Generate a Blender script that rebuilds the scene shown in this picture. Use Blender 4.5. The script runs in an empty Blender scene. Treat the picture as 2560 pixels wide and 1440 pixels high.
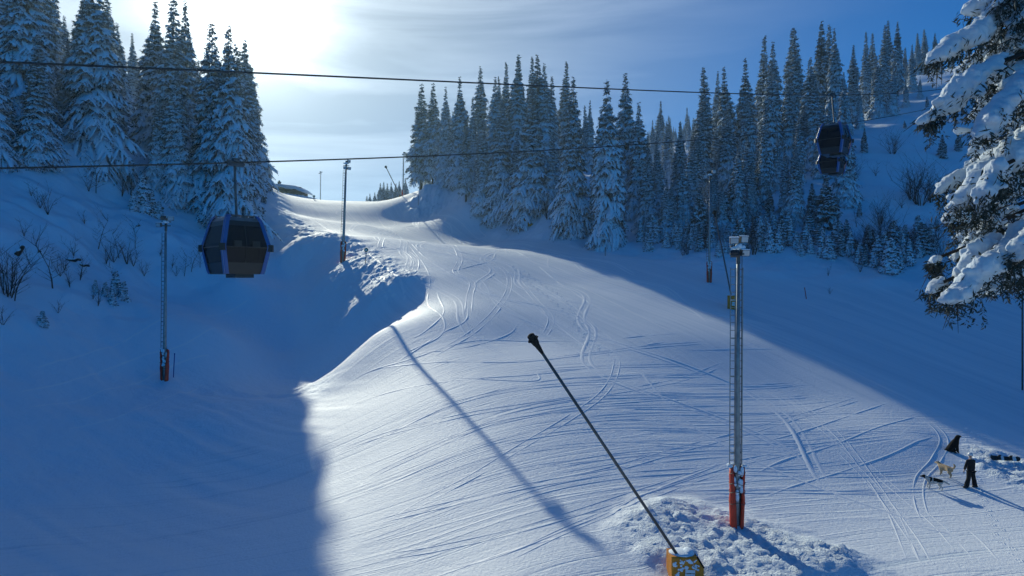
import bpy, bmesh, math, random
import numpy as np
from mathutils import Vector, Matrix, noise as mnoise

C = bpy.data.collections.new("scene"); bpy.context.scene.collection.children.link(C)
R = math.radians
F = 1707.0                                   # focal length in pixels of the 2560 wide photograph

# ------------------------------------------------------------------ helpers
def put(o, parent=None):
    C.objects.link(o)
    if parent is not None: o.parent = parent
    return o
def tag(o, label=None, cat=None, group=None, kind=None):
    if label: o['label'] = label
    if cat: o['category'] = cat
    if group: o['group'] = group
    if kind: o['kind'] = kind
    return o
def empty(name, loc=(0, 0, 0), rz=0.0):
    o = bpy.data.objects.new(name, None); C.objects.link(o)
    o.location = loc; o.rotation_euler = (0, 0, rz); o.empty_display_size = 0.3
    return o
def copy_tree(o, parent=None):
    c = o.copy(); C.objects.link(c)
    if parent is not None: c.parent = parent
    for ch in list(o.children): copy_tree(ch, c)
    return c

class MB:
    """collects simple solids and links them as ONE mesh object"""
    def __init__(s): s.v = []; s.f = []; s.m = []
    def add(s, vs, fs, mi=0):
        b = len(s.v); s.v.extend([tuple(p) for p in vs])
        for f in fs: s.f.append(tuple(i + b for i in f)); s.m.append(mi)
    def box(s, c, h, M=None, mi=0, taper=1.0):
        vs = []
        for z in (-1, 1):
            k = taper if z > 0 else 1.0
            for (x, y) in ((-1, -1), (1, -1), (1, 1), (-1, 1)):
                p = Vector((x * h[0] * k, y * h[1] * k, z * h[2]))
                if M: p = M @ p
                vs.append(p + Vector(c))
        s.add(vs, [(3, 2, 1, 0), (4, 5, 6, 7), (0, 1, 5, 4), (1, 2, 6, 5), (2, 3, 7, 6), (3, 0, 4, 7)], mi)
    def tube(s, pts, rad, n=8, mi=0, cap=True):
        pts = [Vector(p) for p in pts]
        if not hasattr(rad, '__len__'): rad = [rad] * len(pts)
        vs = []
        up = Vector((0.123, 0.31, 0.94))
        for i, p in enumerate(pts):
            d = (pts[min(i + 1, len(pts) - 1)] - pts[max(i - 1, 0)]).normalized()
            a = d.cross(up)
            if a.length < 1e-3: a = d.cross(Vector((1, 0, 0)))
            a.normalize(); b = d.cross(a)
            for k in range(n):
                t = 2 * math.pi * k / n
                vs.append(p + (a * math.cos(t) + b * math.sin(t)) * rad[i])
        fs = []
        for i in range(len(pts) - 1):
            for k in range(n):
                fs.append((i * n + k, i * n + (k + 1) % n, (i + 1) * n + (k + 1) % n, (i + 1) * n + k))
        if cap:
            fs.append(tuple(range(n))[::-1]); fs.append(tuple((len(pts) - 1) * n + k for k in range(n)))
        s.add(vs, fs, mi)
    def ell(s, c, r, seg=10, ring=7, mi=0, M=None, jit=0.0, rnd=None, bottom=1.0):
        vs = [(0, 0, -1)]
        for j in range(1, ring):
            ph = -math.pi / 2 + math.pi * j / ring
            for k in range(seg):
                t = 2 * math.pi * k / seg
                vs.append((math.cos(ph) * math.cos(t), math.cos(ph) * math.sin(t), math.sin(ph)))
        vs.append((0, 0, 1))
        out = []
        for p in vs:
            q = Vector((p[0] * r[0], p[1] * r[1], p[2] * r[2] * (bottom if p[2] < 0 else 1)))
            if jit: q *= 1 + (rnd.random() - .5) * jit
            if M: q = M @ q
            out.append(q + Vector(c))
        fs = [(0, 1 + (k + 1) % seg, 1 + k) for k in range(seg)]
        for j in range(ring - 2):
            for k in range(seg):
                a = 1 + j * seg + k; b = 1 + j * seg + (k + 1) % seg
                fs.append((a, b, b + seg, a + seg))
        L = len(vs) - 1; o = 1 + (ring - 2) * seg
        fs += [(L, o + k, o + (k + 1) % seg) for k in range(seg)]
        s.add(out, fs, mi)
    def mesh(s, name, mats, smooth=False):
        me = bpy.data.meshes.new(name); me.from_pydata(s.v, [], s.f); me.update()
        for m in (mats if isinstance(mats, (list, tuple)) else [mats]): me.materials.append(m)
        me.polygons.foreach_set('material_index', s.m)
        if smooth: me.polygons.foreach_set('use_smooth', [True] * len(me.polygons))
        return me
    def build(s, name, mats, parent=None, smooth=False):
        return put(bpy.data.objects.new(name, s.mesh(name, mats, smooth)), parent)

def eval_copy(me, mods, name, mats, smooth=True):
    """run modifiers once on a temporary object and keep the resulting mesh"""
    t = bpy.data.objects.new('tmp', me); bpy.context.scene.collection.objects.link(t)
    for kind, props in mods:
        m = t.modifiers.new(kind, kind)
        for k, v in props.items(): setattr(m, k, v)
    dg = bpy.context.evaluated_depsgraph_get(); dg.update()
    out = bpy.data.meshes.new_from_object(t.evaluated_get(dg)); out.name = name
    bpy.data.objects.remove(t)
    out.materials.clear()
    for m in mats: out.materials.append(m)
    if smooth: out.polygons.foreach_set('use_smooth', [True] * len(out.polygons))
    return out

def skin(name, chains, mats, sub=2, root=0):
    """chains: list of lists of (x,y,z,r) - first point may be an index into existing points"""
    vs = []; es = []; rs = []; key = {}
    def vid(p):
        k = tuple(round(c, 4) for c in p[:3])
        if k not in key: key[k] = len(vs); vs.append(p[:3]); rs.append(p[3] if len(p) == 4 else (p[3], p[4]))
        return key[k]
    for ch in chains:
        ids = [vid(p) for p in ch]
        for a, b in zip(ids, ids[1:]):
            if a != b: es.append((a, b))
    me = bpy.data.meshes.new(name); me.from_pydata(vs, es, []); me.update()
    t = bpy.data.objects.new('tmp', me); bpy.context.scene.collection.objects.link(t)
    m = t.modifiers.new('s', 'SKIN'); m.use_smooth_shade = True
    for i, r in enumerate(rs):
        d = me.skin_vertices[0].data[i]; d.radius = (r, r) if not hasattr(r, '__len__') else r
        d.use_root = (i == root)
    m2 = t.modifiers.new('d', 'SUBSURF'); m2.levels = sub; m2.render_levels = sub
    dg = bpy.context.evaluated_depsgraph_get(); dg.update()
    out = bpy.data.meshes.new_from_object(t.evaluated_get(dg)); out.name = name
    bpy.data.objects.remove(t)
    out.materials.clear()
    for mm in mats: out.materials.append(mm)
    out.polygons.foreach_set('use_smooth', [True] * len(out.polygons))
    return out

# ------------------------------------------------------------------ numpy noise
_rs = np.random.RandomState(5); _LAT = _rs.rand(256, 256)
def vnoise(x, y):
    xi = np.floor(x).astype(int); yi = np.floor(y).astype(int)
    fx = x - xi; fy = y - yi
    fx = fx * fx * fx * (fx * (fx * 6 - 15) + 10); fy = fy * fy * fy * (fy * (fy * 6 - 15) + 10)
    a = _LAT[xi % 256, yi % 256]; b = _LAT[(xi + 1) % 256, yi % 256]
    c = _LAT[xi % 256, (yi + 1) % 256]; d = _LAT[(xi + 1) % 256, (yi + 1) % 256]
    return (a * (1 - fx) + b * fx) * (1 - fy) + (c * (1 - fx) + d * fx) * fy - .5
def fbm(x, y, o=4, g=.5):
    s = 0; a = 1.0
    for i in range(o):
        s = s + a * vnoise(x * 2 ** i + 17.3 * i, y * 2 ** i + 41.7 * i); a *= g
    return s
def sstep(a, b, x):
    t = np.clip((x - a) / (b - a), 0, 1); return t * t * (3 - 2 * t)

# ------------------------------------------------------------------ terrain: control points pixel x, pixel y, distance
CP = """0 1440 24|400 1440 24.3|0 1200 33|0 1000 41|0 850 48|400 1200 36|412 935 52.5|700 1200 36|800 1440 24.4
200 1000 45|200 900 50|600 1000 48|250 1300 30.5
940 820 57|1100 1010 41|1200 1130 34|1300 1240 29.4|1450 1390 24.3|1100 1440 24|1280 1440 23.2
1712 1450 23.6|1843 1338 27.7|2425 1222 35|2385 1135 39.5|2338 1225 35|2510 1150 38.7|2560 1440 25|2200 1440 24.6|2100 1200 35
2560 1060 46|2000 1000 46|2000 1100 39.5|2300 1100 40|1773 705 77|1830 745 72|1500 1000 41|2200 980 48|1640 860 53.5|1850 850 56.5|2400 800 66|2200 800 66|2220 640 83|2560 660 78
1300 700 75|1200 620 97|1520 618 103|1227 550 136|1320 566 125|1650 615 98|1400 595 112|1900 650 84
1007 499 173|900 503 176|800 501 180|700 496 184|640 490 186|1000 600 105|900 560 125|800 530 145|1100 900 48.5|1300 850 53.5
960 700 74|800 585 104|720 535 136|870 632 88|905 662 82
690 590 103|735 611 94|760 626 90|850 683 80|930 728 70.5|694 655 95|748 694 86|775 714 81|872 758 72|772 805 71|800 850 64|886 810 66|880 868 61.5|820 907 60|760 960 53|700 760 77|700 850 67|700 900 61|800 1000 49
600 700 76|500 720 74|420 740 70|550 800 62|600 640 88|540 600 90|560 565 92|480 600 84
450 430 100|330 350 105|0 400 75|0 600 60|0 700 54|0 780 50|250 500 82|250 650 68|250 780 58|400 600 77|150 350 85|0 300 90
300 250 130|0 100 140|560 420 150|640 470 190|560 430 200|250 150 200
1040 478 165|1100 466 160|1200 442 150|1213 492 141|1100 522 150|1300 420 150|1400 500 125|1600 560 112|1600 400 170|1700 500 120|1800 450 135|1750 350 230|1650 380 220
1900 500 108|2000 560 95|2050 450 112|2150 400 118|2300 330 133|2200 318 136|2250 215 175|2350 178 195|2450 155 200|2560 300 135|2560 500 100|2000 330 165|1850 330 200|2400 480 104|1850 570 97"""
pts = []
for tok in CP.replace('\n', '|').split('|'):
    a, b, d = map(float, tok.split()); pts.append(((a - 1280) / F * d, d, (720 - b) / F * d))
pts += [(-60, -30, -9), (0, -30, -10.5), (60, -30, -11), (-120, 10, 6), (-60, 10, -7), (80, 20, -9), (140, 20, -3), (140, 90, 12), (0, 5, -10.2), (25, 5, -11), (-25, 5, -9.5),
        (-90, 260, 24), (-20, 280, 24), (60, 300, 42), (150, 260, 66), (-160, 180, 62), (-180, 90, 50), (190, 150, 45), (0, 420, 20), (-250, 420, 40), (250, 420, 70), (-320, 60, 70), (320, 60, 30)]
pts = np.array(pts)
def _k(r2): return np.where(r2 > 1e-9, .5 * r2 * np.log(np.maximum(r2, 1e-12)), 0)
S = 100.0
def _fit(p, lam=2.5e-4):
    xy = p[:, :2] / S; n = len(p)
    K = _k(((xy[:, None] - xy[None]) ** 2).sum(-1)) + np.eye(n) * lam
    P = np.hstack([np.ones((n, 1)), xy]); A = np.zeros((n + 3, n + 3)); A[:n, :n] = K; A[:n, n:] = P; A[n:, :n] = P.T
    return np.linalg.solve(A, np.concatenate([p[:, 2], np.zeros(3)]))
W = _fit(pts)
def base_z(x, y):
    x = np.atleast_1d(np.asarray(x, float)); y = np.atleast_1d(np.asarray(y, float)); sh = x.shape
    X = x.ravel() / S; Y = y.ravel() / S; out = W[-3] + W[-2] * X + W[-1] * Y
    for i in range(len(pts)):
        out += W[i] * _k((X - pts[i, 0] / S) ** 2 + (Y - pts[i, 1] / S) ** 2)
    return out.reshape(sh)
BERM = np.array([((px - 1280) / F * d, d) for px, d in ((680, 112), (735, 100), (800, 91), (857, 84), (900, 77), (940, 71.5))])
def dist_poly(x, y, P):
    best = np.full(x.shape, 1e9)
    for a, b in zip(P[:-1], P[1:]):
        ab = b - a; t = np.clip(((x - a[0]) * ab[0] + (y - a[1]) * ab[1]) / (ab @ ab), 0, 1)
        best = np.minimum(best, np.hypot(x - a[0] - t * ab[0], y - a[1] - t * ab[1]))
    return best
PISTE = np.array([(-40, 15), (-22, 30), (-13.5, 50), (-14, 66), (-22.5, 85), (-44, 135), (-66, 190), (-70, 260), (-20, 260), (-27, 175), (-14, 147), (0, 120), (14, 98), (25, 80), (48, 72), (75, 68), (90, 30), (60, 10), (0, 5)], float)
def in_poly(x, y, P):
    c = np.zeros(x.shape, bool); n = len(P); j = n - 1
    for i in range(n):
        a, b = P[i], P[j]
        c ^= ((a[1] > y) != (b[1] > y)) & (x < (b[0] - a[0]) * (y - a[1]) / (b[1] - a[1] + 1e-12) + a[0]); j = i
    return c
def masks(x, y):
    x = np.atleast_1d(np.asarray(x, float)); y = np.atleast_1d(np.asarray(y, float))
    closed = np.vstack([PISTE, PISTE[:1]])
    d = dist_poly(x, y, closed); sgn = np.where(in_poly(x, y, PISTE), 1, -1)
    pist = sstep(-1.5, 1.5, d * sgn)
    bd = dist_poly(x, y, BERM)
    berm = 1 - sstep(1.6, 6.5, bd + .7 * fbm(x * .5, y * .5, 2))
    # mound around the near mast and lance
    mx, my = 8.6, 26.6
    rr = np.hypot((x - mx) / 5.2, (y - my) / 4.4) + .35 * fbm(x * .35 + 5, y * .35, 3)
    mound = 1 - sstep(.55, 1.0, rr)
    rr2 = np.hypot((x - 27.8) / 2.4, (y - 36.2) / 4.6) + .3 * fbm(x * .4, y * .4 + 9, 2)
    side = 1 - sstep(.6, 1.0, rr2)
    knoll = 1 - sstep(3, 7, np.hypot(x + 18, (y - 156) * .5))
    return pist, berm, mound, side, knoll
def H(x, y):
    x = np.atleast_1d(np.asarray(x, float)); y = np.atleast_1d(np.asarray(y, float))
    z = base_z(x, y)
    pist, berm, mound, side, knoll = masks(x, y)
    z = z - 1.7 * np.exp(-((x + 20.5) / 7.5) ** 2 - ((y - 62) / 10.0) ** 2)
    off = (1 - pist) * (1 - sstep(-34, -28, x) * sstep(-8, -12, x) * sstep(52, 58, y) * sstep(100, 92, y))
    far = sstep(40, 70, y) + sstep(-14, -22, x) * .4
    z = z + off * np.clip(far, 0, 1) * sstep(-30, -40, x) * sstep(110, 80, y) * .9 * np.abs(fbm(x * .33 + 7, y * .33, 3)) 
    z = z + off * np.clip(far, 0, 1) * (.9 * fbm(x * .11, y * .11, 3) + .35 * fbm(x * .42, y * .42, 3))
    z = z + pist * (.10 * fbm(x * .12, y * .12, 2))
    left = sstep(-8, -16, x) * sstep(62, 52, y)
    u = .55 * x + .83 * y + 1.2 * fbm(x * .07, y * .07, 2)
    z = z + left * .13 * fbm(u * .9, (x * .83 - y * .55) * .07, 3)
    rough = lambda a, f: a * (np.abs(fbm(x * f, y * f, 4, .62)) * 1.6 + .6 * fbm(x * f * .5 + 3, y * f * .5, 3))
    z = z + berm * (.65 + rough(.24, 1.4)) + mound * (.28 + rough(.17, 2.5)) + side * (.05 + rough(.20, 1.6)) + knoll * rough(1.2, .35)
    return z
def Hs(x, y): return float(H(x, y)[0])
def hit(px, py, lo=15, hi=330):
    """point of the snow surface seen along a pixel's ray"""
    a = (px - 1280) / F; b = (720 - py) / F
    ys = np.linspace(lo, hi, 1400); zz = H(a * ys, ys) - b * ys
    i = np.argmax(zz > 0)
    if zz[i] <= 0: return None
    y0, y1 = ys[max(i - 1, 0)], ys[i]; z0, z1 = zz[max(i - 1, 0)], zz[i]
    y = y0 + (y1 - y0) * (-z0) / (z1 - z0 + 1e-9) if z0 < 0 else y0
    return Vector((a * y, y, Hs(a * y, y)))
def at(px, py, d): return Vector(((px - 1280) / F * d, d, (720 - py) / F * d))

# ------------------------------------------------------------------ materials
def mat(name, col, rough=.6, metal=0.0, spec=.5, var=0.0, vscale=3.0, bump=0.0, bscale=20.0, col2=None):
    m = bpy.data.materials.new(name); m.use_nodes = True; nt = m.node_tree; N = nt.nodes; L = nt.links
    b = N['Principled BSDF']; b.inputs['Roughness'].default_value = rough; b.inputs['Metallic'].default_value = metal
    b.inputs['Specular IOR Level'].default_value = spec
    b.inputs['Base Color'].default_value = (*col, 1)
    if var or bump:
        tc = N.new('ShaderNodeTexCoord')
    if var:
        n = N.new('ShaderNodeTexNoise'); n.inputs['Scale'].default_value = vscale; n.inputs['Detail'].default_value = 5
        r = N.new('ShaderNodeValToRGB'); c2 = col2 or tuple(c * (1 - var) for c in col)
        r.color_ramp.elements[0].color = (*c2, 1); r.color_ramp.elements[1].color = (*col, 1)
        r.color_ramp.elements[0].position = .38; r.color_ramp.elements[1].position = .62
        L.new(tc.outputs['Object'], n.inputs['Vector']); L.new(n.outputs['Fac'], r.inputs['Fac']); L.new(r.outputs['Color'], b.inputs['Base Color'])
    if bump:
        n = N.new('ShaderNodeTexNoise'); n.inputs['Scale'].default_value = bscale; n.inputs['Detail'].default_value = 6
        bp = N.new('ShaderNodeBump'); bp.inputs['Strength'].default_value = 1; bp.inputs['Distance'].default_value = bump
        L.new(tc.outputs['Object'], n.inputs['Vector']); L.new(n.outputs['Fac'], bp.inputs['Height']); L.new(bp.outputs['Normal'], b.inputs['Normal'])
    return m
SNOWC = (.76, .85, .93)
M_snowtree = mat('snow_on_boughs', SNOWC, .75, spec=.3, bump=.05, bscale=3.5)
M_snowsmall = mat('snow_caps', SNOWC, .75, spec=.3, bump=.015, bscale=14)
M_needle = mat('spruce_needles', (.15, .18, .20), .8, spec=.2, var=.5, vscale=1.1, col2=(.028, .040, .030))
M_needle_near = mat('spruce_needles_near', (.10, .11, .10), .8, spec=.2, var=.5, vscale=9, col2=(.028, .034, .018))
M_bark = mat('bark', (.055, .042, .034), .9, spec=.2, var=.4, vscale=5)
M_twig = mat('bare_twigs', (.045, .036, .034), .9, spec=.2)
M_steel = mat('galvanised_steel', (.30, .32, .33), .45, metal=.6, var=.25, vscale=4)
M_steeldark = mat('dark_steel', (.10, .105, .11), .5, metal=.4, var=.3, vscale=6)
M_wire = mat('wire_rope', (.035, .037, .04), .6, metal=.3)
M_red = mat('red_padding', (.72, .05, .015), .6, var=.25, vscale=3)
M_orange = mat('yellow_cover', (.64, .23, .006), .6, var=.25, vscale=3)
M_lens = mat('lamp_glass', (.42, .47, .50), .15, spec=.8)
M_housing = mat('lamp_housing', (.07, .07, .075), .5, metal=.3)
M_blue = mat('cabin_blue', (.004, .10, .34), .3, spec=.6, var=.15, vscale=2)
M_cabin = mat('cabin_dark_panel', (.012, .013, .016), .35, spec=.5)
M_cabinroof = mat('cabin_roof', (.20, .21, .22), .5, metal=.3, var=.3, vscale=3)
M_black = mat('black_cloth', (.010, .010, .012), .8, spec=.2)
M_wood = mat('weathered_logs', (.030, .016, .010), .85, var=.5, vscale=1.5)
M_green = mat('green_sign', (.01, .12, .08), .5)
M_white = mat('white_paint', (.75, .76, .76), .5)
M_bluepost = mat('blue_marker', (.02, .08, .35), .5)
M_redpost = mat('red_marker', (.45, .03, .03), .5)
M_skin = mat('skin', (.50, .30, .22), .5)
M_rubber = mat('boot_rubber', (.015, .015, .015), .6)
M_fur_b = mat('black_fur', (.010, .009, .009), .9, spec=.1, bump=.02, bscale=60)
M_fur_c = mat('cream_fur', (.70, .50, .30), .9, spec=.1, var=.35, vscale=4, bump=.02, bscale=60)
M_fur_w = mat('white_fur', (.70, .64, .56), .9, spec=.1, var=.25, vscale=5, bump=.02, bscale=60)
M_glassy = bpy.data.materials.new('tinted_window'); M_glassy.use_nodes = True
def _():
    nt = M_glassy.node_tree; N = nt.nodes; L = nt.links; b = N['Principled BSDF']
    b.inputs['Base Color'].default_value = (.012, .013, .02, 1); b.inputs['Roughness'].default_value = .12
    t = N.new('ShaderNodeBsdfTransparent'); t.inputs['Color'].default_value = (.16, .16, .20, 1)
    mx = N.new('ShaderNodeMixShader'); b.inputs['Specular IOR Level'].default_value = .25; mx.inputs[0].default_value = .66
    L.new(t.outputs[0], mx.inputs[1]); L.new(b.outputs[0], mx.inputs[2]); L.new(mx.outputs[0], N['Material Output'].inputs[0])
_()

def snow_ground_material():
    m = bpy.data.materials.new('snow_ground'); m.use_nodes = True; nt = m.node_tree; N = nt.nodes; L = nt.links
    b = N['Principled BSDF']; b.inputs['Roughness'].default_value = .68; b.inputs['Specular IOR Level'].default_value = .6
    b.inputs['Base Color'].default_value = (*SNOWC, 1)
    def attr(n): a = N.new('ShaderNodeAttribute'); a.attribute_name = n; return a
    def mth(op, a, bb=None, clamp=False):
        x = N.new('ShaderNodeMath'); x.operation = op; x.use_clamp = clamp
        for i, v in enumerate((a, bb)):
            if v is None: continue
            if isinstance(v, (int, float)): x.inputs[i].default_value = v
            else: L.new(v, x.inputs[i])
        return x.outputs[0]
    def noise(vec, scale, sx=1, sy=1, detail=3, rough=.5, loc=(0, 0, 0)):
        mp = N.new('ShaderNodeMapping'); mp.inputs['Scale'].default_value = (sx, sy, 1); mp.inputs['Location'].default_value = loc
        n = N.new('ShaderNodeTexNoise'); n.inputs['Scale'].default_value = scale; n.inputs['Detail'].default_value = detail; n.inputs['Roughness'].default_value = rough
        L.new(vec, mp.inputs['Vector']); L.new(mp.outputs[0], n.inputs['Vector']); return n.outputs['Fac']
    fa = attr('flow_a').outputs['Vector']; fb = attr('flow_b').outputs['Vector']; mk = attr('mask')
    sep = N.new('ShaderNodeSeparateXYZ'); L.new(mk.outputs['Vector'], sep.inputs[0])
    pist, rough, sel = sep.outputs[0], sep.outputs[1], sep.outputs[2]
    # long parallel runs of the groomer and of skis: noise drawn out along the flow
    def streaks(v):
        a = noise(v, 1.0, 1.5, .03, 4, .6)
        c = noise(v, 1.0, 5.5, .07, 3, .6, (3, 7, 0))
        d = noise(v, 1.0, .45, .02, 2, .5, (9, 1, 0))
        return mth('ADD', mth('ADD', mth('MULTIPLY', a, .9), mth('MULTIPLY', c, .45)), mth('MULTIPLY', d, .8))
    def lines(v, fx, wid, loc):      # separate narrow grooves
        n = noise(v, 1.0, fx, .022, 1, .4, loc)
        return mth('SUBTRACT', 1.0, mth('DIVIDE', mth('ABSOLUTE', mth('SUBTRACT', n, .5)), wid, True), True)
    A = mth('ADD', streaks(fa), mth('MULTIPLY', lines(fa, 1.1, .012, (4, 2, 0)), -.35))
    B = mth('ADD', mth('ADD', mth('ADD', mth('MULTIPLY', streaks(fb), .8), mth('ADD', mth('MULTIPLY', streaks(fa), .38), mth('MULTIPLY', noise(fb, 1.0, 9.0, .12, 2, .6, (2, 4, 0)), .30))), mth('MULTIPLY', lines(fb, 1.0, .014, (1, 2, 0)), -.45)), mth('MULTIPLY', lines(fb, .7, .012, (8, 5, 0)), .5))
    mix = N.new('ShaderNodeMix'); mix.data_type = 'FLOAT'; L.new(sel, mix.inputs[0]); L.new(A, mix.inputs[2]); L.new(B, mix.inputs[3])
    # corduroy: fine ribs of the groomer, along the flow
    tc = N.new('ShaderNodeTexCoord')
    fine = noise(tc.outputs['Object'], 7.0, 1, 1, 5, .65)
    lump = noise(tc.outputs['Object'], 1.6, 1, 1, 4, .6)
    h1 = mth('MULTIPLY', mth('MULTIPLY', mix.outputs[0], pist), .027)
    h2 = mth('MULTIPLY', mth('MULTIPLY', lump, mth('SUBTRACT', 1.0, pist)), .10)
    h3 = mth('ADD', mth('MULTIPLY', fine, mth('ADD', .034, mth('MULTIPLY', rough, .08))), mth('MULTIPLY', noise(tc.outputs['Object'], 22.0, 1, 1, 3, .7), .008))
    hh = mth('ADD', mth('ADD', h1, h2), h3)
    bp = N.new('ShaderNodeBump'); bp.inputs['Strength'].default_value = 1.0; bp.inputs['Distance'].default_value = 1.0
    L.new(hh, bp.inputs['Height']); L.new(bp.outputs[0], b.inputs['Normal'])
    # packed and loose snow differ a little in whiteness
    r = N.new('ShaderNodeValToRGB'); r.color_ramp.elements[0].color = (.66, .75, .83, 1); r.color_ramp.elements[1].color = (.84, .89, .94, 1)
    r.color_ramp.elements[0].position = .40; r.color_ramp.elements[1].position = .62
    d = mth('MULTIPLY', mix.outputs[0], .465); L.new(d, r.inputs['Fac'])
    mc = N.new('ShaderNodeMix'); mc.data_type = 'RGBA'; L.new(pist, mc.inputs[0]); mc.inputs[6].default_value = (*SNOWC, 1); L.new(r.outputs[0], mc.inputs[7])
    L.new(mc.outputs[2], b.inputs['Base Color'])
    return m
M_ground = snow_ground_material()

# ------------------------------------------------------------------ terrain mesh
def axis(knots):
    out = [knots[0][0]]
    for (a, da), (b, db) in zip(knots, knots[1:]):
        n = max(1, int(round((b - a) / ((da + db) / 2)))); t = np.arange(1, n + 1) / n
        k = db / da
        s = t if abs(k - 1) < 1e-3 else (k ** t - 1) / (k - 1)
        out += list(a + (b - a) * s)
    return np.array(out)
XS = axis([(-420, 12), (-130, 3), (-70, .8), (-30, .3), (-12, .17), (30, .17), (45, .35), (80, .8), (140, 2), (420, 12)])
YS = axis([(-40, 5), (14, 1), (21, .14), (42, .14), (60, .28), (100, .42), (180, .8), (260, 4), (480, 14)])
def terrain():
    X, Y = np.meshgrid(XS, YS); nx, ny = len(XS), len(YS)
    Z = H(X, Y)
    me = bpy.data.meshes.new('snow_ground'); n = nx * ny
    me.vertices.add(n); me.vertices.foreach_set('co', np.stack([X, Y, Z], -1).astype(np.float32).ravel())
    i = np.arange(ny - 1)[:, None] * nx + np.arange(nx - 1)[None]
    q = np.stack([i, i + 1, i + 1 + nx, i + nx], -1).reshape(-1, 4)
    me.loops.add(q.size); me.loops.foreach_set('vertex_index', q.ravel().astype(np.int32))
    me.polygons.add(len(q)); me.polygons.foreach_set('loop_start', (np.arange(len(q)) * 4).astype(np.int32))
    me.polygons.foreach_set('use_smooth', np.ones(len(q), bool)); me.update(calc_edges=True)
    pist, berm, mound, side, knoll = masks(X, Y)
    rough = np.clip(berm + mound + side + knoll, 0, 1)
    wx = 2.2 * fbm(X * .035, Y * .035, 2); 
    ua = .88 * X + .47 * Y + wx * 1.2; va = -.47 * X + .88 * Y
    ub = Y - (.45 * X - .0045 * X * X) + wx * 1.1; vb = X + .4 * Y
    sel = sstep(57, 50, Y + .30 * X + 2 * fbm(X * .1, Y * .1, 2))
    def att(name, a, b, c):
        at_ = me.attributes.new(name, 'FLOAT_VECTOR', 'POINT'); at_.data.foreach_set('vector', np.stack([a, b, c], -1).astype(np.float32).ravel())
    att('flow_a', ua, va, ua * 0); att('flow_b', ub, vb, ub * 0)
    att('mask', np.clip(pist * (1 - rough), 0, 1), rough, sel)
    me.materials.append(M_ground)
    o = put(bpy.data.objects.new('snow_slope', me)); o['kind'] = 'structure'
    return o
terrain()
# ------------------------------------------------------------------ spruces
def np_mesh(name, V, Fq, Ft, mats, smooth=True):
    """V (n,3); Fq (k,4); Ft (k,3)"""
    me = bpy.data.meshes.new(name); nq, ntt = len(Fq), len(Ft)
    me.vertices.add(len(V)); me.vertices.foreach_set('co', V.astype(np.float32).ravel())
    idx = np.concatenate([Fq.ravel(), Ft.ravel()]).astype(np.int32)
    me.loops.add(len(idx)); me.loops.foreach_set('vertex_index', idx)
    me.polygons.add(nq + ntt)
    st = np.concatenate([np.arange(nq) * 4, nq * 4 + np.arange(ntt) * 3]).astype(np.int32); me.polygons.foreach_set('loop_start', st)
    me.update(calc_edges=True)
    me.polygons.foreach_set('use_smooth', np.full(nq + ntt, smooth)); me.materials.append(mats)
    return me
class Pads:
    """snow lying along boughs: rounded, lumpy strips (closed lofts), built in bulk"""
    def __init__(s, rng): s.P = []; s.W = []; s.T = []; s.rng = rng
    def add(s, pts, w, t): s.P.append(pts); s.W.append(w); s.T.append(t)
    def mesh(s, name, m):
        by = {}
        for p, w, t in zip(s.P, s.W, s.T): by.setdefault(len(p), []).append((p, w, t))
        Vs = []; Fs = []; off = 0
        prof = np.array([(-1, -.25), (-.75, .55), (0, 1), (.75, .55), (1, -.25), (0, -.45)])
        for n, L in by.items():
            P = np.array([l[0] for l in L]); Wd = np.array([l[1] for l in L]); T = np.array([l[2] for l in L])
            D = np.gradient(P, axis=1); hx = np.stack([-D[..., 1], D[..., 0], 0 * D[..., 0]], -1)
            hx /= np.linalg.norm(hx, axis=-1, keepdims=True) + 1e-6
            ends = np.ones(n); ends[0] = .45; ends[-1] = .30
            jw = s.rng.uniform(.62, 1.38, (len(L), n)) * ends; jt = s.rng.uniform(.65, 1.35, (len(L), n)) * ends
            w = Wd[:, None] * jw; t = T[:, None] * jt
            ring = P[:, :, None] + hx[:, :, None] * (prof[:, 0][None, None] * w[..., None])[..., None]
            ring = ring + np.array([0, 0, 1.0]) * (prof[:, 1][None, None] * t[..., None])[..., None]
            ring += s.rng.normal(0, 1, ring.shape) * (w[..., None, None] * .10)
            m6 = 6; V = ring.reshape(-1, 3)
            base = off + np.arange(len(L))[:, None, None] * (n * m6) + np.arange(n - 1)[None, :, None] * m6
            k = np.arange(m6)[None, None]; k2 = (k + 1) % m6
            q = np.stack([base + k, base + m6 + k, base + m6 + k2, base + k2], -1).reshape(-1, 4); Fs.append(q)
            for e, flip in ((0, 0), (n - 1, 1)):
                b0 = off + np.arange(len(L)) * (n * m6) + e * m6
                a1 = np.stack([b0, b0 + 1, b0 + 2, b0 + 3], -1); a2 = np.stack([b0, b0 + 3, b0 + 4, b0 + 5], -1)
                if flip: a1 = a1[:, ::-1]; a2 = a2[:, ::-1]
                Fs += [a1, a2]
            Vs.append(V); off += len(V)
        return np_mesh(name, np.concatenate(Vs), np.concatenate(Fs), np.zeros((0, 3), int), m)
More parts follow.
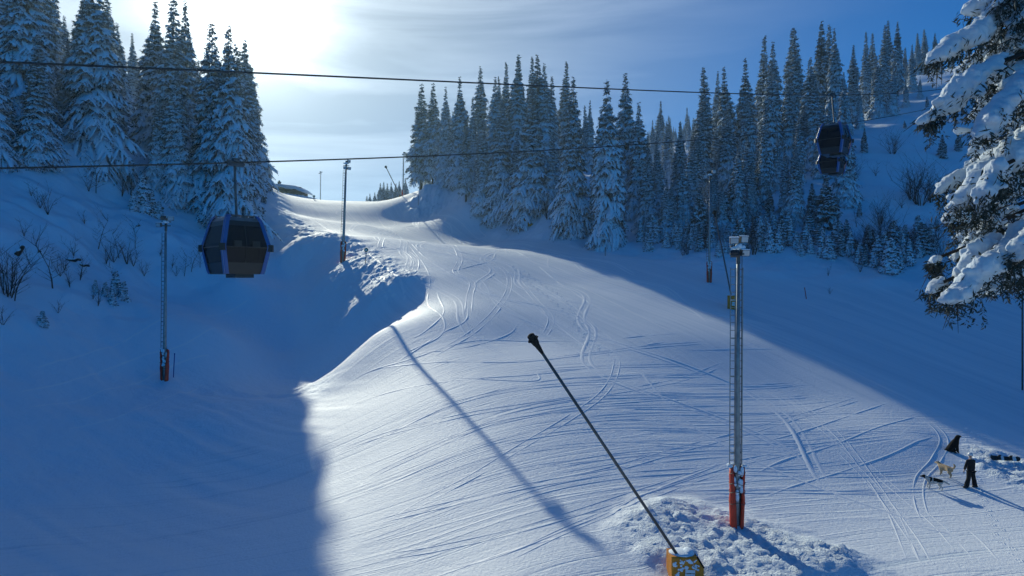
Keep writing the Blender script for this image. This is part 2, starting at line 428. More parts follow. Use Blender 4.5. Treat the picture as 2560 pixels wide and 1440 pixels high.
def leaves_mesh(name, O, Dr, Ln, Wd, m, rng):
    """twigs: small folded blades hanging from O along Dr"""
    O, Dr = np.array(O), np.array(Dr); n = len(O); Ln = np.array(Ln)[:, None]; Wd = np.array(Wd)[:, None]
    Dr = Dr / (np.linalg.norm(Dr, axis=1, keepdims=True) + 1e-9)
    r = rng.normal(0, 1, (n, 3)); s = np.cross(Dr, r); s /= np.linalg.norm(s, axis=1, keepdims=True) + 1e-9; u = np.cross(Dr, s)
    a = O; b = O + Dr * Ln * .45 + s * Wd; c = O + Dr * Ln; d = O + Dr * Ln * .5 - s * Wd; e = O + Dr * Ln * .5 + u * Wd * .8
    V = np.stack([a, b, c, d, e], 1).reshape(-1, 3); i = np.arange(n) * 5
    T = np.concatenate([np.stack([i, i + 1, i + 4], -1), np.stack([i + 1, i + 2, i + 4], -1), np.stack([i + 4, i + 2, i + 3], -1), np.stack([i, i + 4, i + 3], -1)])
    return np_mesh(name, V, np.zeros((0, 4), int), T, m, False)

def make_spruce(seed, Ht=25., Rd=3., clear=.04, snow=1.0, gap=.52, drop=1.0, dark=1.0, shape=.85, npads=5, thick=1.0, lean=0.0, bare_top=.0, crook=.12):
    rng = np.random.RandomState(seed); rnd = random.Random(seed)
    pads = Pads(rng); O = []; Dr = []; Ln = []; Wd = []
    h = Ht * clear; ph = 0
    sectw = rng.uniform(.80, 1.18, 7)
    while h < Ht * .992:
        f = h / Ht
        env = (1 - f) ** shape * (1 if f > .10 else .78 + 2.2 * f) * (1 - .38 * sstep(.60, .95, f)) * (1 + .13 * math.sin(h * 2.3 / gap * .11 + seed))
        nb = 7 if f < .6 else (6 if f < .85 else 4)
        ph += rng.uniform(.3, 1.1)
        for j in range(nb):
            if rng.rand() < .07: continue
            az = ph + 2 * math.pi * j / nb + rng.uniform(-.25, .25)
            L = Rd * env * rng.uniform(.72, 1.18) * sectw[int((az % 6.283) / 6.2832 * 7) % 7] + .16
            hh = h + rng.uniform(-.75, .75) * gap
            n = 6; t = np.linspace(0, 1, n)
            dr = drop * (1.05 - .75 * f) * rng.uniform(.75, 1.25); up = .10 + .30 * f
            bend = rng.uniform(-crook, crook)
            ca, sa = math.cos(az), math.sin(az)
            r = L * (t - .11 * dr * t ** 2); z = hh + L * (up * t - .62 * dr * t ** 1.5) + .10 * L * np.maximum(t - .75, 0) * 2
            P = np.stack([r * ca - bend * r * t * sa, r * sa + bend * r * t * ca, z], -1)
            P[:, 2] += .03 * L
            has = rng.rand() < snow * (1.0 if f < .8 else .75)
            if f > 1 - bare_top and rng.rand() < .6: has = False
            if has and (f < .93 or rng.rand() < .4):
                pads.add(P[1:] if L > .6 else P[[0, 1, 2, 3, 5]], (.075 * L + .045) * thick, (.03 * L + .05) * thick)
            # side sprays
            ns = npads if L > 1.0 else (3 if L > .5 else 1)
            for k in range(ns):
                for sg in (-1, 1):
                    tk = .22 + .68 * (k + rng.uniform(.1, .9)) / ns
                    ip = tk * (n - 1); i0 = int(ip); fr = ip - i0
                    q = P[i0] * (1 - fr) + P[min(i0 + 1, n - 1)] * fr
                    a2 = az + sg * rng.uniform(.55, 1.05); l = L * (.40 * (1 - tk) + .14) * rng.uniform(.7, 1.3)
                    tt = np.linspace(0, 1, 4)
                    Q = np.stack([q[0] + math.cos(a2) * l * tt, q[1] + math.sin(a2) * l * tt, q[2] - l * (dr * .75 + .15) * tt ** 1.3 - .02], -1)
                    if has and rng.rand() < .86: pads.add(Q, (.10 * l + .06) * thick, (.045 * l + .05) * thick)
                    for w in range(int(2 + 2.2 * dark * (l > .3))):
                        s = rng.rand(); o = Q[0] * (1 - s) + Q[3] * s
                        O.append(o + rng.normal(0, .05, 3) - (0, 0, .04)); Dr.append((math.cos(a2) * .5 + rng.normal(0, .35), math.sin(a2) * .5 + rng.normal(0, .35), -.75 + rng.normal(0, .25)))
                        Ln.append(rng.uniform(.22, .55) * (1 if L > 1 else .6)); Wd.append(rng.uniform(.04, .085))
            for w in range(int((4 + 5 * L) * dark)):
                s = rng.rand() ** .8; ip = s * (n - 1); i0 = min(int(ip), n - 2); o = P[i0] * (1 - ip + i0) + P[i0 + 1] * (ip - i0)
                O.append(o + rng.normal(0, .06, 3) - (0, 0, .05)); Dr.append((ca * .7 + rng.normal(0, .5), sa * .7 + rng.normal(0, .5), -.6 + rng.normal(0, .4)))
                Ln.append(rng.uniform(.25, .65) * (1 if L > 1 else .55)); Wd.append(rng.uniform(.045, .10))
        h += gap * (1.0 - .35 * f) * rng.uniform(.8, 1.2)
    # leader
    for w in range(26):
        O.append((0, 0, Ht * .985 - w * .035)); a = rng.rand() * 6.28; Dr.append((math.cos(a), math.sin(a), .4)); Ln.append(.10 + w * .012); Wd.append(.02)
    tr = MB(); tr.tube([(0, 0, -1.5), (0, 0, Ht * .25), (0, 0, Ht * .6), (0, 0, Ht * .9), (0, 0, Ht * 1.0)], [.0125 * Ht + .03, .010 * Ht + .02, .006 * Ht + .01, .03, .012], 8)
    return dict(H=Ht, R=Rd, trunk=tr.mesh('trunk', M_bark, True), crown=leaves_mesh('crown', O, Dr, Ln, Wd, M_needle, rng), snow=pads.mesh('snow_load', M_snowtree))
PROTO = {
    'a': make_spruce(11, 25, 4.4, drop=1.75, shape=.95),
    'b': make_spruce(12, 25, 3.7, drop=1.95, snow=1.0, dark=.9, thick=1.1, shape=.9),
    'c': make_spruce(13, 26, 3.0, drop=1.7, snow=1.0, dark=.85, thick=1.15, bare_top=.12, shape=.9),
    'd': make_spruce(14, 24, 4.9, drop=1.8, npads=6, thick=1.0, gap=.54, shape=.9, crook=.25),
    'e': make_spruce(15, 25, 3.9, clear=.16, drop=1.5, snow=.85, dark=1.15, bare_top=.3, shape=.75, crook=.3),
    'g': make_spruce(18, 25, 2.7, clear=.05, drop=1.4, snow=.92, dark=.9, thick=1.15, bare_top=.2, shape=.8, crook=.3),
    's': make_spruce(16, 5, 1.3, clear=.02, drop=1.2, gap=.30, npads=3, thick=1.05, dark=.5, shape=.9),
    'p': make_spruce(19, 4, .85, clear=.0, drop=1.6, gap=.22, npads=3, thick=1.9, dark=.16, shape=.75),
    't': make_spruce(17, 9, 2.4, clear=.03, drop=1.0, gap=.40, npads=4, thick=.9, dark=1.1, snow=.8, shape=.9),
}
PROTO.update({
    'a2': make_spruce(31, 25, 3.8, drop=2.0, shape=.8, crook=.3, gap=.6), 'b2': make_spruce(32, 25, 4.1, drop=1.7, shape=1.05, gap=.55, thick=1.15), 'd2': make_spruce(33, 24, 4.6, drop=2.0, npads=6, thick=1.15, gap=.6, shape=.82, crook=.25),
    'c2': make_spruce(34, 26, 2.7, drop=1.8, snow=1.0, dark=.9, shape=.72, crook=.3), 'g2': make_spruce(35, 25, 3.2, clear=.08, drop=1.6, snow=.95, dark=.9, shape=1.0, crook=.35)})
def proto_tree(kind, name, loc, Ht, rz, wide=1.0, tilt=0.0):
    if kind + '2' in PROTO and rndm.random() < .5: kind += '2'
    p = PROTO[kind]; k = Ht / p['H']
    wide *= 1.16 * rndm.uniform(.92, 1.12); root = empty(name, loc, rz); root.scale = (k * wide, k * wide, k); root.rotation_euler = (tilt, 0, rz)
    for part, me in (('trunk', p['trunk']), ('crown', p['crown']), ('snow_load', p['snow'])): put(bpy.data.objects.new(part, me), root)
    return root
ORD = 'first second third fourth fifth sixth seventh eighth ninth tenth eleventh twelfth thirteenth fourteenth fifteenth sixteenth seventeenth eighteenth nineteenth'.split()
TENS = {2: ('twenty', 'twentieth'), 3: ('thirty', 'thirtieth'), 4: ('forty', 'fortieth'), 5: ('fifty', 'fiftieth'), 6: ('sixty', 'sixtieth'), 7: ('seventy', 'seventieth'), 8: ('eighty', 'eightieth'), 9: ('ninety', 'ninetieth')}
def ordw(n):
    if n < 20: return ORD[n - 1]
    t, u = divmod(n, 10)
    return TENS[t][1] if u == 0 else TENS[t][0] + '-' + ORD[u - 1]
rndm = random.Random(3)
def stand(rows, name, cat, group, text):
    """rows: (tip_px, tip_py, dist, kind, wide[, special label]) -> trees standing on the snow, labelled in their order across the picture"""
    made = []
    for r in rows:
        tx, ty, d, kind, wide = r[:5]
        x = (tx - 1280) / F * d; zt = (720 - ty) / F * d; zb = Hs(x, d)
        Ht = zt - zb
        if Ht < .6: continue
        kk = wide * PROTO[kind]['H'] / Ht if False else wide
        o = proto_tree(kind, name, (x, d, zb - .05), Ht, rndm.uniform(0, 6.28), kk, rndm.uniform(-.03, .03))
        made.append((tx, ty, Ht, o, r[5] if len(r) > 5 else None))
    made.sort(key=lambda m: m[0])
    for i, (tx, ty, Ht, o, sp) in enumerate(made):
        tag(o, sp or text.format(n=ordw(i + 1), k=len(made)), cat, group)
    return made

LEFT = [(-70, -160, 84, 'd', 1.05), (62, -150, 83, 'd', 1.0), (20, -120, 96, 'b', 1.2), (120, -90, 104, 'b', 1.1), (235, -95, 88, 'd', .92), (205, -30, 100, 'a', 1.0), (278, -25, 104, 'c', 1.1),
        (334, 82, 128, 'c', .9), (382, 2, 104, 'b', 1.0), (424, -14, 98, 'c', 1.15), (462, 4, 101, 'b', 1.0),
        (531, 62, 95, 'a', 1.05), (573, 60, 92, 'd', .78, 'tall snowy spruce at the piste edge, directly behind the near blue cabin'), (602, 112, 104, 'a', .95),
        (300, 60, 118, 'b', 1), (148, 330, 86, 's', 1.2), (90, 90, 78, 'a', 1.1), (-40, 60, 74, 'd', 1.0), (170, 100, 90, 'b', 1.2), (395, 230, 92, 'a', 1.0), (440, 170, 92, 'b', 1.1), (20, 200, 77, 'b', 1.1), (255, 170, 95, 'a', .95)]
stand(LEFT, 'spruce_tree', 'tree', 'spruces of the stand on the left slope', 'tall snow-laden spruce, {n} of the {k} across the left slope stand')
LEFT_BACK = [(614, 100, 166), (612, 122, 148), (624, 158, 182), (622, 195, 150), (600, 128, 138), (596, 150, 158), (603, 185, 176), (570, 110, 150), (585, 250, 190), (540, 130, 130), (500, 150, 140), (480, 160, 120), (430, 120, 130), (380, 110, 125), (300, 150, 150), (345, 170, 150), (400, 200, 160), (250, 60, 125), (160, 40, 115), (60, 20, 112), (200, 120, 140), (100, 60, 130), (0, 0, 100), (-60, 0, 95), (-120, -40, 90), (-160, 40, 80), (-230, 0, 88), (-300, 20, 75), (-200, 80, 66), (-340, 60, 62)]
stand([(a, b, d, 'abc'[i % 3], 1.1) for i, (a, b, d) in enumerate(LEFT_BACK)], 'spruce_tree', 'tree', 'spruces filling the back of the left stand', 'snowy spruce in the dense back of the left stand, {n} of {k} from the left')
SMALL_L = [(640, 488, 118, 't', 1.2), (659, 482, 112, 't', 1.1), (622, 500, 108, 't', 1.2), (650, 500, 124, 't', 1.3), (668, 512, 110, 't', 1.0)]
stand(SMALL_L, 'small_spruce', 'tree', 'small spruces at the foot of the left stand', 'small snowy spruce beside the piste edge above the near cabin, {n} of the {k}')
SAPL = []
for bx, by, hp, w_ in ((357, 528, 88, 1.1), (332, 525, 46, 1.0), (378, 535, 58, 1.1), (398, 548, 45, 1.3), (290, 738, 62, 1.0), (308, 748, 46, 1.1), (262, 738, 34, 1.3), (280, 760, 40, 1.2), (106, 812, 36, 1.7), (238, 728, 30, 1.2)):
    g_ = hit(bx, by); SAPL.append((bx, 720 - (g_.z + hp * g_.y / F) / g_.y * F, g_.y, 'p', w_))
stand(SAPL, 'snowy_sapling', 'sapling', 'snow-buried saplings on the left slope', 'little snow-plastered sapling on the left slope, {n} of {k} from the left')

KNOLL = [(1052, 212, 173, 'e', 1.0), (1083, 208, 168, 'e', .95), (1116, 218, 162, 'b', .85), (1153, 193, 156, 'b', 1.05), (1183, 240, 150, 'c', .9), (1203, 166, 158, 'g', .9), (1235, 192, 146, 'b', 1.0), (1247, 190, 156, 'c', .9),
         (1265, 155, 156, 'g', .9), (1289, 137, 147, 'b', 1.05), (1301, 148, 158, 'c', .9), (1327, 141, 157, 'g', 1.0), (1346, 137, 150, 'e', .85), (1363, 160, 148, 'b', 1.0), (1379, 190, 150, 'c', 1), (1410, 153, 156, 'g', 1.15),
         (1249, 242, 135, 'a', .95), (1327, 222, 127, 'a', 1.05), (1434, 192, 112, 'a', .95), (1475, 250, 145, 'c', .95), (1466, 262, 150, 'c', .9), (1521, 194, 103, 'd', .92, 'broad spruce in deep snow standing farthest forward on the right piste edge'), (1500, 268, 112, 'b', .8),
         (1565, 184, 122, 'a', .95), (1597, 257, 116, 'b', 1.05), (1380, 330, 126, 'b', 1.1), (1208, 300, 138, 'b', .9), (1290, 330, 134, 'a', .9), (1165, 300, 143, 'e', .8), (1130, 280, 160, 'e', .8), (1618, 330, 118, 'b', .8)]
stand(KNOLL, 'spruce_tree', 'tree', 'spruces on the knoll right of the piste', 'snowy spruce on the knoll right of the piste, {n} tip of {k} from the left')

RIGHT = [(1767, 165, 132, 'c', .95), (1793, 177, 142, 'b', .8), (1818, 167, 135, 'b', 1.0), (1866, 145, 136, 'b', .9), (1903, 90, 148, 'g', 1.0), (1933, 103, 140, 'b', .95), (1981, 72, 150, 'g', 1), (1994, 67, 142, 'c', 1.0), (2050, 52, 150, 'e', .8),
         (2072, 62, 156, 'c', 1.0), (2090, 72, 145, 'b', .8), (2133, 112, 152, 'g', 1), (2165, 78, 160, 'g', .9), (2180, 82, 166, 'g', 1.0), (2207, 62, 160, 'c', 1.0), (2219, 52, 168, 'c', .85), (2244, 53, 165, 'e', .75), (2262, 118, 172, 'c', 1), (2280, 110, 168, 'c', 1.0),
         (2295, 82, 190, 'c', 1.0), (2313, 72, 195, 'c', 1.05), (2337, 83, 192, 'e', .9), (2378, 90, 198, 'c', 1.0), (2352, 120, 188, 'b', .9), (2420, 90, 196, 'b', 1.0), (2448, 70, 190, 'c', 1),
         (1757, 232, 122, 'a', .95), (1930, 165, 124, 'a', .9), (1976, 190, 124, 'b', .95), (1870, 232, 122, 'a', .85), (2025, 145, 130, 'a', .95), (2110, 180, 136, 'a', .85), (2232, 165, 148, 'b', 1.0), (2195, 140, 150, 'b', .95),
         (1649, 252, 165, 'b', 1), (1674, 290, 150, 'b', .9), (1632, 300, 158, 'b', .9), (1700, 330, 150, 'c', .9), (1722, 290, 190, 'c', .9),
         (1815, 272, 118, 'a', .85), (1790, 300, 126, 'b', .9), (2080, 230, 128, 'b', .9), (2045, 250, 122, 'a', .9), (2150, 220, 140, 'b', .9), (2265, 200, 156, 'b', .9), (2300, 190, 160, 'b', .8)]
stand(RIGHT, 'spruce_tree', 'tree', 'spruces on the right hillside', 'tall snowy spruce on the right hillside, {n} tip of {k} from the left')
LOWR = [(1664, 447, 101, 'b', 1.25), (1706, 400, 104, 'b', 1.2), (1731, 350, 110, 'b', 1.1), (1622, 380, 108, 'b', 1.1), (1782, 400, 104, 'a', .95), (1850, 335, 110, 'a', .85), (1945, 335, 112, 'a', .85), (1899, 400, 104, 'b', 1.1), (1830, 430, 100, 't', .8), (1748, 470, 96, 't', .8),
        (1995, 400, 108, 'b', 1.0), (1925, 470, 99, 't', .8), (2031, 455, 97, 't', .7)]
stand(LOWR, 'spruce_tree', 'tree', 'younger spruces at the front of the right stand', 'mid-sized snowy spruce in front of the right hillside stand, {n} of {k} from the left')
rg = random.Random(55); FILL = []
for i in range(30):
    px = rg.uniform(1635, 2120); py = rg.uniform(400, 590); g_ = hit(px, py)
    if g_ is None: continue
    h = rg.uniform(9, 17) * (1.0 if py < 520 else .75); FILL.append((px, max(720 - (g_.z + h) / g_.y * F, 190), g_.y, rg.choice('abbc'), rg.uniform(.9, 1.2)))
stand(FILL, 'spruce_tree', 'tree', 'spruces filling the middle of the right stand', 'snowy spruce inside the right hillside stand, {n} of {k} from the left')
MIDR = [(2066, 440, 92, 't', 1.0, 'spiky dark young spruce standing alone below the two stacked cabins'), (2161, 318, 122, 't', .55, 'thin young spruce on the open slope right of the stacked cabins'),
        (2356, 335, 118, 't', .8, 'young spruce on the open right slope behind the foreground boughs'), (2318, 240, 152, 't', .6, 'thin little spruce high on the right slope under the upper rope'),
        (2262, 300, 135, 't', .7, 'small spruce at the lip of the upper right slope'), (2395, 330, 120, 't', .8, 'young spruce half hidden by the snowy foreground boughs'),
        (2149, 505, 96, 's', .8, 'tiny dark spruce low on the open right slope'), (2440, 200, 160, 'b', .9, 'spruce seen through the top of the foreground boughs')]
stand(MIDR, 'young_spruce', 'tree', 'young spruces scattered on the right slope', '')
FARC = [(917, 489, 224, 'c', 1.6), (925, 484, 226, 'b', 1.5), (937, 480, 224, 'b', 1.5), (951, 457, 216, 'b', 1.4), (959, 455, 218, 'b', 1.3), (969, 458, 220, 'c', 1.6), (979, 455, 215, 'b', 1.3), (990, 458, 218, 'c', 1.5), (999, 452, 214, 'b', 1.3), (1014, 446, 212, 'b', 1.5)]
stand(FARC, 'distant_spruce', 'tree', 'spruces behind the crest of the piste', 'far spruce rising behind the crest of the piste, {n} of {k} from the left')
rg = random.Random(21)
FARR = []
for i in range(16):
    px = 1625 + 145 * i / 15 + rg.uniform(-4, 4); FARR.append((px, 262 + rg.uniform(-6, 80) - (px - 1690) * .15, rg.uniform(215, 250), rg.choice('bcg'), 1.1))
stand(FARR, 'distant_spruce', 'tree', 'distant spruces in the gap right of the knoll', 'pale distant spruce in the gap right of the knoll, {n} of {k} from the left')

# plastered saplings at the foot of the right slope
rows = []
rg = random.Random(8)
foot = [(1560, 640), (1640, 640), (1800, 655), (1900, 640), (2000, 650), (2100, 660), (2220, 700), (2330, 650)]
for i in range(96):
    px = 1600 + 740 * (i + rg.random()) / 96
    py = np.interp(px, [p[0] for p in foot], [p[1] for p in foot]) - 14 - abs(rg.gauss(0, 42))
    g = hit(px, py, 60)
    if g is None or py < 440: continue
    h = rg.uniform(1.2, 3.2) * (1.25 if py > 600 else 1.0)
    rows.append((px, 720 - (g.z + h) / g.y * F, g.y, 'p' if rg.random() < .8 else 's', rg.uniform(.8, 1.3)))
stand(rows, 'snowy_sapling', 'sapling', 'snow-plastered saplings at the foot of the right slope', 'little snow-plastered sapling along the right slope foot, {n} of {k} from the left')

# ------------------------------------------------------------------ bare shrubs and young leafless trees
def make_shrub(seed, kind):
    rnd = random.Random(seed); mb = MB(); tips = []
    def br(p, d, l, r, lv):
        n = 4; P = [p]; q = p.copy(); dd = d.copy()
        for i in range(n):
            dd = (dd + Vector((rnd.gauss(0, .13), rnd.gauss(0, .13), rnd.gauss(.03, .08)))).normalized(); q = q + dd * l / n; P.append(q.copy())
        mb.tube(P, [r * (1 - .75 * i / n) for i in range(n + 1)], 4 if lv == 0 else 3, cap=False)
        if lv < (2 if kind != 'sparse' else 2):
            for k in range(rnd.randint(4, 7) if lv == 0 else rnd.randint(2, 4)):
                i = rnd.randint(1, n); a = rnd.uniform(0, 6.28)
                sd = (P[i] - P[i - 1]).normalized(); side = Vector((math.cos(a), math.sin(a), rnd.uniform(-.1, .5)))
                br(P[i], (sd * .7 + side * .8).normalized(), l * rnd.uniform(.3, .55), r * .45, lv + 1)
    if kind == 'bush':
        for i in range(16):
            a = rnd.uniform(0, 6.28); s = rnd.uniform(.05, .55); br(Vector((math.cos(a) * .15, math.sin(a) * .15, -.1)), Vector((math.cos(a) * s, math.sin(a) * s, 1)).normalized(), rnd.uniform(1.5, 2.6), .022, 0)
    elif kind == 'tree':
        br(Vector((0, 0, -.2)), Vector((.06, 0, 1)).normalized(), 2.9, .045, 0)
        for i in range(12):
            z = .4 + 2.2 * i / 12; a = rnd.uniform(0, 6.28); br(Vector((.03 * z, 0, z)), Vector((math.cos(a), math.sin(a), .5)).normalized(), 1.1 * (1 - z / 3.4), .016, 1)
    else:
        for i in range(4):
            a = rnd.uniform(0, 6.28); s = rnd.uniform(.1, .6); br(Vector((0, 0, -.1)), Vector((math.cos(a) * s, math.sin(a) * s, 1)).normalized(), rnd.uniform(1.0, 2.2), .026, 0)
    return mb.mesh('branches', M_twig)
SH = {'bush': [make_shrub(1, 'bush'), make_shrub(2, 'bush')], 'tree': [make_shrub(3, 'tree'), make_shrub(4, 'tree')], 'sparse': [make_shrub(5, 'sparse'), make_shrub(6, 'sparse')]}
def shrubs(rows, group, text, cat='shrub'):
    made = []
    rg = random.Random(len(rows))
    for (px, py, hpx, kind) in rows:
        g = hit(px, py)
        if g is None: continue
        h = hpx * g.y / F; me = rg.choice(SH[kind]); k = h / (2.9 if kind == 'tree' else 2.2)
        o = put(bpy.data.objects.new('bare_tree' if kind == 'tree' else 'bare_shrub', me)); o.location = g; o.scale = (k, k, k); o.rotation_euler = (0, 0, rg.uniform(0, 6.28))
        made.append((px, o, kind))
    made.sort(key=lambda m: m[0])
    for i, (px, o, kind) in enumerate(made):
        w = {'bush': 'dense bare bush', 'tree': 'thin leafless young tree', 'sparse': 'sparse twiggy shrub'}[kind]
        tag(o, text.format(w=w, n=ordw(i + 1), k=len(made)), 'tree' if kind == 'tree' else cat, group)
shrubs([(20, 740, 115, 'bush'), (36, 752, 105, 'tree'), (8, 812, 60, 'sparse'), (132, 720, 120, 'tree'), (150, 690, 60, 'sparse'), (162, 676, 65, 'sparse'), (120, 535, 75, 'sparse'), (100, 520, 60, 'sparse'), (78, 490, 40, 'sparse'), (45, 430, 55, 'tree'),
        (222, 478, 60, 'sparse'), (240, 482, 85, 'tree'), (305, 490, 70, 'sparse'), (325, 485, 55, 'bush'), (245, 622, 80, 'tree'), (265, 660, 60, 'sparse'), (283, 655, 75, 'sparse'), (298, 645, 70, 'tree'), (318, 660, 75, 'sparse'), (333, 665, 60, 'sparse'),
        (338, 620, 70, 'tree'), (175, 718, 60, 'sparse'), (200, 700, 70, 'sparse'), (232, 748, 40, 'sparse'), (245, 765, 55, 'sparse'), (145, 782, 40, 'sparse'), (460, 690, 55, 'tree'), (478, 680, 60, 'tree'), (440, 690, 35, 'sparse'), (430, 670, 40, 'sparse'), (285, 722, 60, 'tree'), (400, 640, 35, 'sparse'),
        (60, 590, 50, 'sparse'), (30, 700, 70, 'sparse'), (185, 640, 55, 'sparse'), (360, 690, 50, 'sparse'), (500, 668, 50, 'tree'), (212, 560, 40, 'sparse')],
       'bare shrubs on the left slope', '{w} on the left slope, {n} of {k} from the left')
rows = [(2200, 650, 100, 'bush'), (2185, 645, 80, 'bush'), (2300, 512, 90, 'bush'), (2280, 500, 70, 'bush'), (2325, 505, 60, 'bush'), (2232, 385, 50, 'bush'), (2120, 455, 45, 'bush'), (2135, 450, 40, 'bush'), (2150, 680, 45, 'sparse'), (2190, 440, 40, 'sparse'), (2255, 520, 40, 'sparse'), (2075, 735, 22, 'sparse'), (2070, 690, 30, 'sparse'), (2220, 683, 30, 'sparse'), (2340, 600, 55, 'bush'), (2350, 640, 50, 'bush')]
rg = random.Random(77)
for i in range(26): rows.append((rg.uniform(1700, 2330), rg.uniform(545, 640), rg.uniform(25, 60), rg.choice(['bush', 'bush', 'sparse', 'tree'])))
shrubs(rows, 'bare shrubs on the right slope', '{w} at the right slope foot, {n} of {k} from the left')
shrubs([(1165, 480, 34, 'sparse'), (1157, 477, 30, 'tree'), (1208, 478, 42, 'tree'), (1252, 530, 30, 'sparse'), (1340, 545, 45, 'bush'), (1370, 548, 45, 'bush'), (1296, 540, 30, 'sparse'), (1400, 550, 40, 'bush'), (1130, 478, 20, 'sparse')],
       'bare growth under the knoll spruces', '{w} under the knoll spruces, {n} of {k} from the left')

# fallen logs and stumps poking out of the snow on the left slope
def log(px, py, lenm, rad, yaw, pitch, name, label, cat):
    g = hit(px, py); rnd = random.Random(int(px)); mb = MB()
    d = Vector((math.cos(yaw) * math.cos(pitch), math.sin(yaw) * math.cos(pitch), math.sin(pitch)))
    P = [g + Vector((0, 0, rad * .6)) + d * lenm * (t - .5) + Vector((rnd.gauss(0, .03), rnd.gauss(0, .03), rnd.gauss(0, .03))) for t in np.linspace(0, 1, 7)]
    mb.tube(P, [rad * rnd.uniform(.75, 1.1) * (1 - .3 * i / 6) for i in range(7)], 9)
    mb.tube([P[3], P[3] + Vector((.1, .1, rad * 2.4))], [rad * .3, rad * .12], 6)
    root = empty(name, g); tag(root, label, cat, 'dead wood on the left slope')
    o = mb.build('wood', M_bark, root, True); o.location = -g
    sn = MB(); sn.tube([p + Vector((0, 0, rad * .7)) for p in P[1:5]], [rad * .3, rad * .7, rad * .6, rad * .25], 8); s2 = sn.build('snow_cap', M_snowsmall, root, True); s2.location = -g
log(178, 653, 1.9, .16, -.1, .05, 'fallen_log', 'upper of two crossed dark logs on the left slope', 'log')
log(203, 664, 2.1, .13, -.35, -.12, 'fallen_log', 'lower straight dark log of two crossed on the left slope', 'log')
log(49, 632, 1.1, .22, 1.2, .9, 'tree_stump', 'upright broken stump poking from snow at the far left', 'stump')
log(96, 632, .9, .09, -.6, .2, 'fallen_log', 'short broken log right of the upright stump', 'log')
log(345, 566, .5, .1, .6, .5, 'tree_stump', 'tiny stump tip in deep snow below the snowy saplings', 'stump')
log(395, 532, 1.6, .32, 1.0, .7, 'tree_stump', 'snow-capped root stump just behind the left mast head', 'stump')

